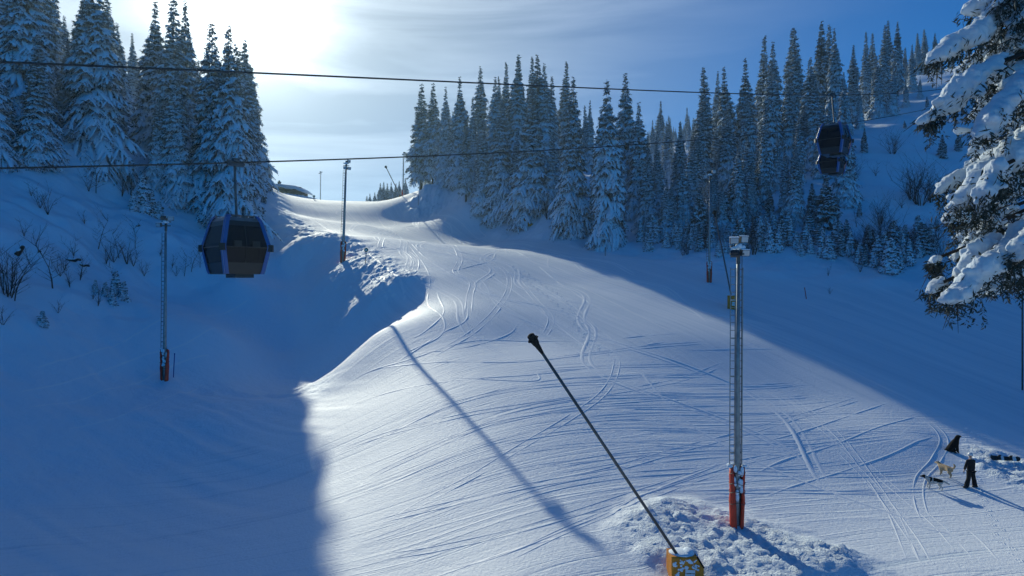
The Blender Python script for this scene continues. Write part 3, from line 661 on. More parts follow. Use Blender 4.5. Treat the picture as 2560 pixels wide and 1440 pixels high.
# ------------------------------------------------------------------ floodlight masts
def mast(px, pyt, pyb, d, pxb, rad, label, pad='red', lamps='full', ladder=1, ladder2=False, yaw=0.0, cable=False):
    top = at(px, pyt, d); xb = (pxb - 1280) / F * d; zb = Hs(xb, d)
    zb = min(zb, (720 - pyb) / F * d + .8)
    base = Vector((xb, d, zb)); root = empty('floodlight_mast', base, yaw)
    tag(root, label, 'floodlight mast', 'floodlight masts along the piste')
    Minv = Matrix.Rotation(-yaw, 3, 'Z')
    T = Minv @ (top - base); Ht = T.z; lam = Vector((T.x, T.y, 0))
    P = lambda x, y, z: Vector((x, y, z)) + lam * (z / Ht)
    mb = MB(); mb.tube([P(0, 0, -1.2), P(0, 0, .9), P(0, 0, Ht * .5), P(0, 0, Ht - .3)], [rad * .95, rad * .95, rad * .72, rad * .45], 12)
    mb.build('pole', M_steel, root, True)
    hd = MB(); hd.box(P(0, 0, Ht - .3), (.34, .04, .04)); hd.box(P(0, 0, Ht - .6), (.34, .04, .04)); hd.tube([P(0, 0, Ht - 1.0), P(0, 0, Ht)], rad * .6, 8)
    hd.box(P(0, -.2, Ht - .62), (.05, .25, .04))
    hd.build('crossarm', M_steeldark, root)
    if ladder:
        def lad(side):
            lb = MB(); x0, x1 = side * (rad * .55 + .02), side * (rad * .55 + (.22 if side < 0 else .15))
            z0, z1 = 2.4, Ht - 1.15
            for x in ((x0, x1) if side < 0 else (x1,)): lb.tube([P(x, .05, z0), P(x, .05, z1)], .021, 5)
            z = z0 + .2
            while z < z1:
                lb.tube([P(x0, .05, z), P(x1, .05, z)], .014, 4); z += .31
            z = z0 + .5; i = 0
            while z < z1:
                lb.box(P(side * (rad * .5 + .09), .05, z), (.10 if side < 0 else .06, .03, .03)); z += 1.55
            lb.build('ladder', M_steel if ladder == 1 else M_steeldark, root)
        lad(-1)
        if ladder2: lad(1)
    rnd = random.Random(int(px)); q_ = .64 if lamps == 'full' else .8
    def lamp(x, z, yw, pit, back=False):
        M = Matrix.Rotation(yw, 3, 'Z') @ Matrix.Rotation(pit, 3, 'X')
        h = MB(); h.box(P(x, -.18, z), (.27 * q_, .07, .20 * q_), M); h.box(P(x, -.18, z) + M @ Vector((0, .11, 0)), (.16 * q_, .06, .12 * q_), M, 0)
        for k in range(4): h.box(P(x, -.18, z) + M @ Vector(((-.12 + .08 * k) * q_, .18, 0)), (.01, .03, .11 * q_), M)
        ho = h.build('floodlight', M_housing, root)
        g = MB(); g.box(P(x, -.18, z) + M @ Vector((0, -.074, 0)), (.235 * q_, .008, .165 * q_), M); g.build('lens', M_lens, ho)
        e = MB(); e.box(P(x, -.18, z) + M @ Vector((0, 0, .2 * q_ + .012)), (.28 * q_, .075, .012), M); e.build('snow_rim', M_snowsmall, ho)
    if lamps == 'full':
        lamp(-.25, Ht - .07, -.30, .22); lamp(.14, Ht - .02, .2, .15); lamp(.20, Ht - .56, .12, .25); lamp(-.22, Ht - .60, 2.7, .5)
    elif lamps == 'small':
        lamp(.40, Ht - .05, .3, .2); lamp(-.45, Ht - .55, -.4, .2); lamp(-.1, Ht - .02, 2.4, .2)
    else:
        lamp(.28, Ht - .1, .6, .2); lamp(-.12, Ht - .9, -.5, .2); lamp(.34, Ht - .95, .3, .3)
    sn = MB(); sn.ell(P(-.03, -.12, Ht - .30), (.15, .14, .13), jit=.25, rnd=rnd); sn.ell(P(.13, -.1, Ht - .33), (.14, .12, .09), jit=.25, rnd=rnd)
    sn.ell(P(-.20, -.1, Ht - .36), (.16, .1, .06), jit=.3, rnd=rnd); sn.build('snow_cap', M_snowsmall, root, True)
    ph = 2.35
    if pad:
        p = MB(); N = 14; rr = rad + .17
        # a thick mattress wrapped round the uphill side, open towards the camera, narrowing down
        ring = []
        for j in range(9):
            z = -.3 + (ph + .3) * j / 8; k = 1 + .05 * math.sin(j * 2.1) - (.12 if j < 2 else 0)
            op = .35 + .75 * (j / 8) ** 1.5
            for i in range(N):
                a = -math.pi / 2 + op + (2 * math.pi - 2 * op) * i / (N - 1)
                ring.append(P(math.cos(a) * rr * k, math.sin(a) * rr * k, z))
            for i in range(N - 1, -1, -1):
                a = -math.pi / 2 + op + (2 * math.pi - 2 * op) * i / (N - 1)
                ring.append(P(math.cos(a) * (rr * k - .11), math.sin(a) * (rr * k - .11), z))
        fs = [(j * 2 * N + i, j * 2 * N + (i + 1) % (2 * N), (j + 1) * 2 * N + (i + 1) % (2 * N), (j + 1) * 2 * N + i) for j in range(8) for i in range(2 * N)]
        for i in range(N - 1):
            fs.append((8 * 2 * N + i, 8 * 2 * N + i + 1, 8 * 2 * N + 2 * N - 2 - i, 8 * 2 * N + 2 * N - 1 - i))
        p.add(ring, fs); po = p.build('safety_padding', M_red, root, True)
        s = MB()
        for i in range(14):
            a = rnd.uniform(-math.pi / 2 - 1.2, -math.pi / 2 + 1.2); z = ph * rnd.uniform(.45, 1.0)
            s.ell(P(math.cos(a) * (rad + .06), math.sin(a) * (rad + .06), z), (.08, .06, rnd.uniform(.08, .2)), 8, 6, jit=.3, rnd=rnd)
        for a in (0, .8, 1.6, 2.4, 3.1): s.ell(P(math.cos(a) * rr * .95, math.sin(a) * rr * .95, ph + .01), (.14, .12, .07), 8, 6, jit=.3, rnd=rnd)
        s.build('caught_snow', M_snowsmall, po, True)
        r = MB()
        for z in (.9, 1.35, 1.7, 2.1):
            r.tube([P(math.cos(a) * (rr + .012), math.sin(a) * (rr + .012), z + .05 * math.sin(3 * a + z)) for a in np.linspace(0, 2 * math.pi, 18)], .012, 4)
        r.build('lashing_rope', M_wire, po)
    if cable:
        cb = MB(); cb.tube([P(rad * .9 + .01, -.06, z) for z in np.linspace(.1, Ht - .5, 12)], .016, 5); cb.build('power_cable', M_wire, root)
    return root
mast(1846, 598, 1338, 27.7, 1842, .135, 'nearest and largest floodlight mast, with a ladder and red padding on a snow mound', ladder2=True, yaw=.1, cable=True)
mast(415, 545, 936, 52.5, 411, .15, 'floodlight mast with red padding alone in the blue shade at left', lamps='small', ladder=2, yaw=.1)
mast(866, 402, 650, 83, 857, .19, 'floodlight mast on the rough sunlit snow bank left of the piste', lamps='far', ladder=2, yaw=.3)
mast(1775, 430, 705, 77, 1773, .14, 'floodlight mast in shade before the right stand, its padding slumped', lamps='small', ladder=2, yaw=-.2)
mast(1010, 382, 498, 173, 1007, .16, 'far floodlight mast at the crest against the sky by the knoll', lamps='small', ladder=2, yaw=.8)
mast(1228, 418, 548, 136, 1227, .14, 'floodlight mast with red padding below the knoll spruces', lamps='small', ladder=2, yaw=.2)
mast(802, 430, 497, 232, 801, .17, 'faintest far floodlight mast beyond the crest, right of the hut', pad=None, lamps='small', ladder=2)

# ------------------------------------------------------------------ snow lances
def lance(bx, by, d, tx, ty, td, label, rad, cover=(.62, .42, .78), yaw=0, tall=1.0, near=False):
    xb = (bx - 1280) / F * d; zb = Hs(xb, d); base = Vector((xb, d, zb)); root = empty('snow_lance', base, 0)
    tag(root, label, 'snow lance', 'snow lances beside the piste')
    tip = at(tx, ty, td) - base
    M = Matrix.Rotation(yaw, 3, 'Z'); w, dp, h = cover
    # padded cover: a box with one upper corner cut away
    cb = MB(); prof = [(-w, -.25), (w, -.25), (w, h * .55), (w * .55, h), (-w, h)]
    rnd = random.Random(int(bx))
    vs = []
    for y in (-dp, -dp * .92, dp * .92, dp):
        k = .95 if abs(y) == dp else 1.0
        for (x, z) in prof: vs.append(M @ Vector((x * k, y, z * k if z > 0 else z)))
    fs = [(4, 3, 2, 1, 0), (15, 16, 17, 18, 19)]
    for j in range(3):
        for i in range(5): fs.append((j * 5 + i, j * 5 + (i + 1) % 5, (j + 1) * 5 + (i + 1) % 5, (j + 1) * 5 + i))
    cb.add(vs, fs); co_ = cb.build('padded_cover', M_orange, root)
    st = MB(); st.box(M @ Vector((w * .13, -dp - .012, h * .36)), (w * .30, .006, h * .14), M @ Matrix.Rotation(.07, 3, 'Y')); so_ = st.build('sticker', M_white, co_)
    # line of dark lettering on the sticker, too small to read in the photograph
    lt = MB(); xx = -w * .25
    while xx < w * .25:
        l = rnd.uniform(.008, .022); lt.box(M @ Vector((w * .13 + xx, -dp - .020, h * (.365 - .03 * xx) + rnd.uniform(-.004, .004))), (l, .003, rnd.uniform(.008, .018)), M); xx += l * 2 + .006
    lt.build('lettering', M_cabin, so_)
    seam = MB(); seam.tube([M @ Vector((w * 1.0, -dp * .9, h * .56)), M @ Vector((w * .56, -dp * .9, h * 1.01))], .035, 6); seam.tube([M @ Vector((w * 1.0, dp * .9, h * .56)), M @ Vector((w * .56, dp * .9, h * 1.01))], .03, 6); seam.build('piping', M_black, co_)
    sn = MB(); sn.ell(M @ Vector((-w * .2, 0, h)), (w * .82, dp * .98, .075), 14, 8, jit=.12, rnd=rnd)
    sn.ell(M @ Vector((w * .25, dp * .1, h + .03)), (w * .32, dp * .7, .10), 12, 8, jit=.2, rnd=rnd)
    if near:
        for (x, z, a, b) in ((-.82, .72, .05, .09), (-.34, .78, .12, .06), (-.42, .52, .11, .13), (.42, .62, .17, .10), (.0, .86, .3, .05), (-.1, .58, .08, .05), (-.66, .3, .05, .06), (.2, .80, .05, .04)):
            for q in range(16):
                u, v = rnd.gauss(0, .5), rnd.gauss(0, .5); r_ = rnd.uniform(.012, .04)
                sn.ell(M @ Vector(((x + u * a * 1.5) * w, -dp - .002, (z + v * b) * h)), (r_ * 1.3, .018, r_), 8, 6, jit=.5, rnd=rnd)
    sn.build('lying_snow', M_snowsmall, root, True)
    t0 = M @ Vector((-w * .05, 0, h * .5)); dd = (tip - t0)
    tb = MB(); tb.tube([t0, t0 + dd * .5, t0 + dd * .95], [rad, rad * .92, rad * .85], 10); tb.build('lance_tube', M_steeldark, root, True)
    n = dd.normalized(); hd = MB()
    hd.tube([t0 + dd * .93, t0 + dd * .955, t0 + dd * .965], [rad * .9, rad * 1.5, rad * 1.6], 10)
    hd.tube([t0 + dd * .965, t0 + dd * .98, tip, tip + n * rad * .8], [rad * 1.9, rad * 2.4, rad * 2.1, rad * .5], 9)
    a = n.cross(Vector((0, 0, 1))).normalized(); b = n.cross(a)
    for k in range(9):
        an = 2 * math.pi * k / 9; q = t0 + dd * .983 + (a * math.cos(an) + b * math.sin(an)) * rad * 2.4
        hd.tube([q, q + (a * math.cos(an) + b * math.sin(an)) * rad * .8 + n * rad * .5], [rad * .5, rad * .35], 6)
    hd.build('nozzle_head', M_black, root)
    return root
lance(1712, 1470, 23.6, 1326, 838, 20.6, 'nearest snow lance, long dark tube from a snow-dusted yellow box in the foreground', .055, cover=(.55, .42, .86), near=True)
lance(1832, 745, 68, 1786, 528, 74, 'snow lance with yellow box in the shade, partly behind the nearest mast', .08, cover=(.52, .45, 1.3), yaw=-.3)
lance(1003, 500, 172, 964, 416, 160, 'far snow lance leaning left against the sky at the crest', .11, cover=(.5, .4, .9))
# stowed lance with its yellow hood below the knoll
g = hit(1322, 566, 90); root = empty('snow_gun_cover', g); tag(root, 'yellow padded hydrant cover with a nose to the right, below the knoll spruces', 'hydrant cover')
mb = MB(); s = g.y / F
mb.box((-8 * s, 0, 11 * s), (5.5 * s, .45, 13 * s), None, 0, .8); mb.build('padded_cover', M_orange, root)
mb = MB(); mb.tube([(-4 * s, 0, 6 * s), (9 * s, -.2, 2 * s)], [6 * s, 4.5 * s], 12); mb.ell((10 * s, -.2, 2 * s), (3 * s, 4 * s, 5 * s)); mb.build('hood', M_orange, root, True)
mb = MB(); mb.ell((-1 * s, 0, 20 * s), (8 * s, .5, 6 * s), jit=.2, rnd=rndm); mb.build('lying_snow', M_snowsmall, root, True)
mb = MB(); mb.tube([(-2 * s, 0, 24 * s), (1 * s, 0, 33 * s)], 2.2 * s, 8); mb.build('nozzle_head', M_housing, root, True)

# ------------------------------------------------------------------ hut on the crest
def hut():
    d = 174.; s = d / F
    org = at(700, 486, d); org.z = Hs(org.x, d) ; yaw = -.10
    base_px = 486
    root = empty('log_hut', org, 0); tag(root, 'low log hut under thick drooping snow on the crest, between stand and mast', 'hut')
    L = lambda px, py, y=0.0: Vector(((px - 700) * s, y, (720 - py) * s - org.z))
    mb = MB()
    # long dark log wall
    P = [L(668, 492), L(752, 500), L(752, 468), L(668, 466)]
    n = len(P); D = 6.0
    mb.add([p for p in P] + [p + Vector((0, D, 0)) for p in P], [(0, 1, 2, 3), (7, 6, 5, 4), (0, 4, 5, 1), (1, 5, 6, 2), (2, 6, 7, 3), (3, 7, 4, 0)])
    z0 = -.5
    w = mb.build('log_wall', M_wood, root)
    lg = MB()
    for k in range(9):
        a = L(668, 466 + 3.0 * k, -.02); b = L(752, 469 + 3.1 * k, -.02); lg.tube([a, b], .15, 6)
    lg.build('logs', M_wood, w, True)
    # roof under a deep rounded quilt of snow
    rf = MB(); xs = np.linspace(640, 764, 26); rnd = random.Random(4)
    top = np.interp(xs, [640, 650, 700, 735, 752, 764], [453, 456, 459, 463, 469, 476]); bot = np.interp(xs, [640, 664, 672, 700, 740, 752, 764], [466, 470, 470, 469, 474, 478, 481])
    V = []; Q = []
    for i, x in enumerate(xs):
        j = rnd.uniform(-1.2, 1.6)
        for (yy, zz) in ((-.9, bot[i] + j), (-1.1, (bot[i] + top[i]) / 2), (-.6, top[i] + 1.5), (2.2, top[i] - 2.0), (6.2, top[i] + 1), (6.6, bot[i])):
            V.append(L(x, zz, yy))
    for i in range(len(xs) - 1):
        for k in range(6): Q.append((i * 6 + k, (i + 1) * 6 + k, (i + 1) * 6 + (k + 1) % 6, i * 6 + (k + 1) % 6))
    Q += [tuple(range(6)), tuple((len(xs) - 1) * 6 + k for k in range(5, -1, -1))]
    rf.add(V, Q); ro = rf.build('snow_covered_roof', M_snowtree, root, True)
    ch = MB(); c0 = L(691, 463, 2.2); ch.box(c0 + Vector((0, 0, .4)), (.32, .32, .6)); ch.box(c0 + Vector((0, 0, 1.1)), (.40, .40, .08)); ch.box(c0 + Vector((0, 0, 1.35)), (.22, .22, .2), None, 0, .6); ch.build('chimney', M_cabin, ro)
    pc = MB()
    for x in (644, 663): pc.tube([L(x, 494, -.6), L(x, 464, -.6)], .13, 6)
    pc.tube([L(640, 466, -.6), L(665, 469, -.6)], .16, 6); pc.tube([L(640, 471, -.6), L(665, 474, -.6)], .09, 5); pc.build('porch_frame', M_cabin, root)
    bk = MB()
    for x in np.linspace(655, 790, 16):
        k = np.interp(x, [655, 700, 760, 790], [1.5, 2.2, 1.6, .7]); bk.ell(L(x, np.interp(x, [655, 790], [494, 502]), -2.0), (1.0, 1.6, k * .62), 8, 6, jit=.15, rnd=rnd)
    bk.build('snow_bank', M_snowtree, root, True)
hut()
# posts and signs
def pole_marker(px, py, hpx, name, label, m, cat, lean=0.0, r=.03, disc=None):
    g = hit(px, py)
    while g is None: py += 2; g = hit(px, py)
    h = hpx * g.y / F; root = empty(name, g); tag(root, label, cat)
    t = MB(); t.tube([(0, 0, -.3), (lean * h, 0, h)], r, 7); t.build('post', m, root, True)
    if disc:
        d = MB(); c = Vector((lean * h, -.04, h)); d.tube([c + Vector((0, -.02, 0)), c + Vector((0, .02, 0))], disc, 20); do = d.build('disc', M_green, root)
        e = MB(); e.tube([c + Vector((0, -.032, 0)), c + Vector((0, -.022, 0))], disc * .45, 16); e.build('number_field', M_white, do)
    else:
        c = MB(); c.tube([(lean * h * .94, 0, h * .94), (lean * h * 1.002, 0, h * 1.002)], r * 1.25, 7); c.build('post_cap', m, root, True)
pole_marker(913, 660, 34, 'piste_marker', 'green disc sign on a thin post at the left piste edge', M_steeldark, 'sign', .08, .04, .24)
pole_marker(433, 943, 60, 'marker_pole', 'short blue marker pole beside the mast in the left shade', M_bluepost, 'pole', .06, .035)
pole_marker(2017, 747, 28, 'marker_pole', 'leaning dark red marker pole alone on the shaded right piste', M_redpost, 'pole', -.2, .045)
pole_marker(1513, 640, 22, 'marker_pole', 'thin dark marker pole in front of the broad right spruce', M_steeldark, 'pole', 0, .05)
pole_marker(1046, 512, 26, 'marker_pole', 'thin pale pole at the right crest edge of the piste', M_steel, 'pole', -.02, .06)
pole_marker(785, 497, 8, 'piste_marker', 'tiny dark sign on the crest between hut and far mast', M_steeldark, 'sign', 0, .1, .3)
pole_marker(2556, 975, 325, 'tall_pole', 'tall dark pole standing at the very right edge below the near spruce', M_steeldark, 'pole', 0, .06)

# ------------------------------------------------------------------ ropeway: two moving ropes and four cabins
DIR = Vector((.7512, .6601, 0)).normalized(); YAW = R(46)
def rope(x0, y0, samples, label, lo, hi):
    us = []; zs = []
    for px, py in samples:
        a = (px - 1280) / F; u = (a * y0 - x0) / (DIR.x - a * DIR.y); y = y0 + DIR.y * u; us.append(u); zs.append((720 - py) / F * y)
    c = np.polyfit(us, zs, 3); fz = lambda u: float(np.polyval(c, u))
    mb = MB(); U = np.linspace(lo, hi, 90)
    mb.tube([(x0 + DIR.x * u, y0 + DIR.y * u, fz(u)) for u in U], .027, 7)
    o = mb.build('haul_rope', M_wire, None, True); tag(o, label, 'rope', 'haul ropes of the gondola lift'); return fz
P1 = Vector((-.404 * 23.5, 23.5)); P3 = Vector((.4716 * 44, 44))
fl = rope(P1.x, P1.y, [(0, 415), (300, 414.5), (590, 411), (860, 402), (1300, 377), (1700, 350), (2020, 325), (2130, 305), (2330, 270)], 'lower steel rope crossing the picture, carrying the near blue cabin', -13, 110)
fu = rope(P3.x, P3.y, [(0, 155), (300, 167), (620, 182), (1150, 205), (1700, 229), (1950, 238), (2085, 237), (2375, 220)], 'upper steel rope crossing in front of the sky and spruces', -48, 75)
def cabin_proto():
    root = empty('gondola_cabin', (0, 0, 0), YAW)
    prof = [(0.0, .78), (.12, .82), (1.02, 1.0), (1.95, .76), (2.08, .70)]; W_ = .90
    def ringpt(z, k, sx, sy, ins=0.0): return Vector((sx * (W_ * k - ins), sy * (W_ * k - ins), z))
    c4 = [(-1, -1), (1, -1), (1, 1), (-1, 1)]
    # floor pan and lower rim
    fl_ = MB(); fl_.add([ringpt(0, .78, *c) for c in c4] + [ringpt(.13, .82, *c) for c in c4], [(3, 2, 1, 0), (4, 5, 6, 7)] + [(i, (i + 1) % 4, 4 + (i + 1) % 4, 4 + i) for i in range(4)])
    fl_.build('floor_pan', M_cabin, root)
    sk = MB(); sk.box((.05, -.2, -.07), (.36, .40, .07)); sk.build('underfloor_box', M_cabin, root)
    # lower body panels and windows, folded at the waist
    for i in range(4):
        a, b = c4[i], c4[(i + 1) % 4]
        lo = MB(); lo.add([ringpt(.13, .82, *a), ringpt(.13, .82, *b), ringpt(.42, .875, *b), ringpt(.42, .875, *a)], [(0, 1, 2, 3)]); lo.build('kick_panel', M_cabin, root)
        wn = MB(); wn.add([ringpt(.42, .875, *a), ringpt(.42, .875, *b), ringpt(1.02, 1.0, *b), ringpt(1.02, 1.0, *a), ringpt(1.80, .80, *b), ringpt(1.80, .80, *a)], [(0, 1, 2, 3), (3, 2, 4, 5)]); wn.build('window', M_glassy, root)
        hp = MB(); hp.add([ringpt(1.80, .80, *a), ringpt(1.80, .80, *b), ringpt(1.98, .755, *b), ringpt(1.98, .755, *a)], [(0, 1, 2, 3)]); hp.build('header_panel', M_cabin, root)
        mid = Vector(((a[0] + b[0]) / 2, (a[1] + b[1]) / 2, 0)); tg = Vector((b[0] - a[0], b[1] - a[1], 0)).normalized(); nn = mid.normalized()
        bar = MB()   # waist rail
        bar.tube([ringpt(1.0, 1.0, *a) + nn * .012, ringpt(1.0, 1.0, *b) + nn * .012], .022, 6); bar.build('waist_rail', M_cabin, root)
    # blue corner pillars, bent at the waist
    for c in c4:
        p = MB(); cc = Vector((c[0], c[1], 0)) / math.sqrt(2); tt = Vector((-cc.y, cc.x, 0)); V = []
        for z, k in prof + [(2.2, .62)]:
            q = ringpt(z, k, *c)
            for (u, v) in ((.11, -.055), (.035, .055), (-.035, .055), (-.11, -.055)): V.append(q + tt * u + cc * v)
        Fq = []
        for j in range(len(prof)):
            for k in range(4): Fq.append((j * 4 + k, j * 4 + (k + 1) % 4, (j + 1) * 4 + (k + 1) % 4, (j + 1) * 4 + k))
        Fq += [(3, 2, 1, 0), tuple(len(prof) * 4 + k for k in range(4))]
        p.add(V, Fq); pl = p.build('corner_pillar', M_blue, root)
        ln = MB(); ln.tube([ringpt(z, k, *c) + cc * .06 for z, k in prof], .007, 4); ln.build('trim_line', M_lens, pl)
        bf = MB(); q = ringpt(1.0, 1.0, *c); bf.box(q + cc * .02 + Vector((0, 0, -.02)), (.09, .09, .13), Matrix.Rotation(math.pi / 4, 3, 'Z')); bf.build('bumper', M_rubber, root)
    rf = MB(); rf.add([ringpt(1.98, .755, *c) for c in c4] + [ringpt(2.13, .62, *c) for c in c4], [(4, 5, 6, 7), (3, 2, 1, 0)] + [(i, (i + 1) % 4, 4 + (i + 1) % 4, 4 + i) for i in range(4)])
    ro = rf.build('roof', M_cabinroof, root)
    h = MB()
    for (x, y, r_) in ((-.35, -.4, .10), (.1, -.5, .12), (.4, -.42, .09), (-.1, .2, .14), (.35, .3, .12)): h.tube([(x, y, 2.12), (x, y, 2.19)], r_, 10)
    h.tube([(-.55, -.52, 2.2), (.55, -.52, 2.2)], .02, 5); h.tube([(-.55, .52, 2.2), (.55, .52, 2.2)], .02, 5)
    for x in (-.5, 0, .5): h.tube([(x, -.52, 2.1), (x, -.52, 2.2)], .015, 5); h.tube([(x, .52, 2.1), (x, .52, 2.2)], .015, 5)
    h.build('roof_fittings', M_steeldark, ro)
    sn = MB(); rn = random.Random(2)
    for k in range(7): sn.ell((rn.uniform(-.45, .45), rn.uniform(-.45, .45), 2.13), (.16, .13, .045), 8, 6, jit=.3, rnd=rn)
    sn.build('roof_snow', M_snowsmall, ro, True)
    # benches inside, seen through the glass
    for s in (-1, 1):
        b = MB(); b.box((s * .52, 0, .50), (.17, .60, .04)); b.box((s * .68, 0, .85), (.05, .60, .30)); b.build('bench', M_black, root)
    # ski rack on the door side
    rk = MB()
    for y in (-1.0,):
        for x in (-.35, .35): rk.box((x, y * .93, 1.12), (.14, .035, .11))
    rk.build('ski_rack', M_rubber, root)
    dr = MB(); dr.box((0, -W_ * .87, .55), (.012, .03, .12)); dr.tube([(0, -W_ * .90 - .01, .42), (0, -W_ * 1.0 - .012, 1.02), (0, -W_ * .80 - .012, 1.8)], .014, 5); dr.build('door_seam', M_cabin, root)
    # hanger arm and grip
    hg = MB(); hg.tube([(0, 0, 2.12), (0, 0, 2.5), (0, .10, 3.7), (0, .12, 4.17)], [.055, .045, .045, .045], 8); hg.box((0, 0, 2.2), (.30, .10, .06)); hg.build('hanger_arm', M_steeldark, root)
    gp = MB(); gp.box((0, .06, 4.24), (.30, .07, .10)); gp.box((0, .06, 4.36), (.10, .13, .07)); gp.tube([(-.38, .12, 4.25), (.38, .12, 4.25)], .05, 8); gp.build('grip', M_steeldark, root)
    return root
CAB_H = 3.84
c0 = cabin_proto()
def place_cab(o, base, u, fz, label):
    o.location = (base.x + DIR.x * u, base.y + DIR.y * u, fz(u) - CAB_H); o.scale = (.91, .91, .90); tag(o, label, 'gondola', 'gondola cabins on the ropeway')
def u_at(base, px): a = (px - 1280) / F; return (a * base.y - base.x) / (DIR.x - a * DIR.y)
place_cab(c0, P1, 0, fl, 'large near gondola cabin with blue pillars in front of the left spruces')
copies = [copy_tree(c0) for _ in range(3)]
place_cab(copies[0], P3, 0, fu, 'upper of the two cabins stacked over each other on the right')
place_cab(copies[1], P1, u_at(P1, 2080), fl, 'lower and smaller cabin directly beneath another on the right')
place_cab(copies[2], P3, u_at(P3, 2468), fu, 'cabin mostly hidden behind the snowy foreground boughs')
# ------------------------------------------------------------------ the near spruce at the right edge
def near_spruce():
    D0 = 8.6; trunk_x = (2860 - 1280) / F * D0; zb = Hs(trunk_x, D0)
    root = empty('near_spruce', (trunk_x, D0, zb)); tag(root, 'near spruce reaching in at the right edge with boughs under thick snow clumps', 'tree')
    base = Vector((trunk_x, D0, zb)); rng = np.random.RandomState(4); rnd = random.Random(9)
    tr = MB(); tr.tube([(0, 0, -1), (0, 0, 6), (.05, 0, 12), (.05, 0, 18)], [.32, .26, .17, .04], 12); tr.build('trunk', M_bark, root, True)
    # boughs: points in picture pixels with a distance, and snow thickness in pixels at each point
    B = [([(2424, 24, 26), (2460, 6, 38), (2510, -22, 44), (2600, -70, 40)], 8.2),
         ([(2322, 152, 16), (2352, 136, 30), (2392, 108, 40), (2430, 96, 38), (2470, 62, 44), (2520, 14, 48), (2600, -50, 40)], 7.8),
         ([(2394, 196, 18), (2424, 164, 26), (2462, 136, 26), (2500, 108, 24), (2560, 60, 24)], 8.8),
         ([(2458, 182, 20), (2486, 150, 30), (2516, 122, 28), (2565, 88, 26)], 8.3),
         ([(2304, 304, 14), (2330, 288, 22), (2362, 268, 34), (2392, 234, 46), (2424, 202, 40), (2500, 150, 20)], 7.4),
         ([(2498, 196, 24), (2530, 186, 36), (2580, 170, 40)], 7.9),
         ([(2450, 330, 28), (2480, 300, 50), (2510, 262, 42), (2540, 226, 40), (2590, 190, 34)], 7.0),
         ([(2516, 214, 26), (2540, 204, 34), (2600, 190, 34)], 7.3),
         ([(2348, 478, 14), (2372, 456, 24), (2402, 440, 24), (2432, 424, 20), (2470, 400, 14)], 8.2),
         ([(2384, 520, 22), (2416, 488, 34), (2452, 452, 44), (2490, 412, 60), (2530, 394, 62), (2590, 370, 50)], 7.2),
         ([(2372, 548, 24), (2402, 540, 26), (2436, 528, 20), (2480, 500, 14)], 7.6),
         ([(2452, 520, 22), (2466, 476, 30), (2480, 440, 36), (2500, 410, 30)], 6.9),
         ([(2398, 640, 22), (2430, 606, 26), (2464, 570, 26), (2500, 548, 20)], 8.0),
         ([(2404, 590, 20), (2432, 566, 26), (2470, 540, 30), (2510, 520, 24)], 8.4),
         ([(2395, 696, 22), (2416, 672, 30), (2434, 634, 34), (2456, 610, 26), (2500, 590, 18)], 7.4),
         ([(2368, 748, 24), (2396, 734, 36), (2428, 704, 40), (2456, 672, 40), (2490, 644, 34), (2530, 610, 22), (2600, 560, 14)], 7.0),
         ([(2506, 636, 22), (2526, 604, 32), (2550, 580, 40), (2590, 560, 40)], 7.1),
         ([(2540, 640, 26), (2556, 612, 40), (2600, 580, 46)], 6.8),
         ([(2330, 724, 18), (2344, 712, 26), (2358, 702, 14)], 7.5),
         ([(2326, 656, 10), (2340, 650, 16), (2352, 640, 8)], 7.9),
         ([(2552, 350, 26), (2600, 320, 40)], 7.0),
         ([(2520, 702, 16), (2536, 680, 26), (2560, 664, 22)], 7.4),
         ([(2462, 370, 14), (2490, 366, 18), (2520, 350, 16)], 8.2),
         ([(2420, 416, 12), (2450, 400, 16), (2490, 390, 14)], 8.5),
         ([(2490, 10, 14), (2520, -10, 20), (2560, -40, 22)], 7.6),
         ([(2530, 60, 16), (2560, 30, 24), (2600, 0, 24)], 7.8),
         ([(2540, 130, 14), (2575, 110, 22), (2620, 90, 20)], 8.4)]
    for i in range(5):      # boughs beyond the picture's edge, so the tree stays whole from the side
        y = -260 + i * 150; B.append(([(2620 + rnd.uniform(0, 60), y + 110, 22), (2700, y + 50, 40), (2760, y, 40)], rnd.uniform(7.4, 9.6)))
    for i in range(14):     # and its far and hidden side
        zz = rnd.uniform(-5, 5); a = rnd.uniform(-1.4, 1.0); l = rnd.uniform(1.4, 2.4)
        B.append((('w', zz, a, l), 0))
    for pts_, d in B:
        if pts_[0] == 'w':
            _, zz, a, l = pts_
            W3 = [Vector((trunk_x + math.cos(a) * l * t, D0 + math.sin(a) * l * t, zz - 1.0 * t * t)) for t in (1, .8, .6, .4, .2)]; Rr = [.07, .14, .16, .13, .08]
        else:
            n = len(pts_)
            W3 = [at(px, py, d + .12 * math.sin(i * 1.7 + px)) for i, (px, py, r) in enumerate(pts_)]; Rr = [r * .74 * d / F for (_, _, r) in pts_]
        # woody branch from the trunk out to the tip
        tk = Vector((trunk_x, D0, W3[-1].z + .35 * (Vector((trunk_x, D0)) - W3[-1].to_2d()).length * .8))
        bough = MB(); path = [tk, (tk + W3[-1]) * .5 + Vector((0, 0, .08))] + [p - Vector((0, 0, .35 * r)) for p, r in zip(W3[::-1], Rr[::-1])]
        m = len(path); bough.tube(path, [.026 * (1 - .80 * i / (m - 1)) + .004 for i in range(m)], 6)
        for k in range(10):
            i = rnd.randint(1, m - 1); s = rnd.random(); q = path[i - 1] * (1 - s) + path[i] * s; dd = (path[i] - path[i - 1]).normalized()
            v = (dd * .6 + Vector((rnd.uniform(-1, 1), rnd.uniform(-1, 1), rnd.uniform(-.9, .1)))).normalized() * rnd.uniform(.12, .34); bough.tube([q, q + v * .6, q + v + Vector((0, 0, -.05))], [.008, .005, .002], 4)
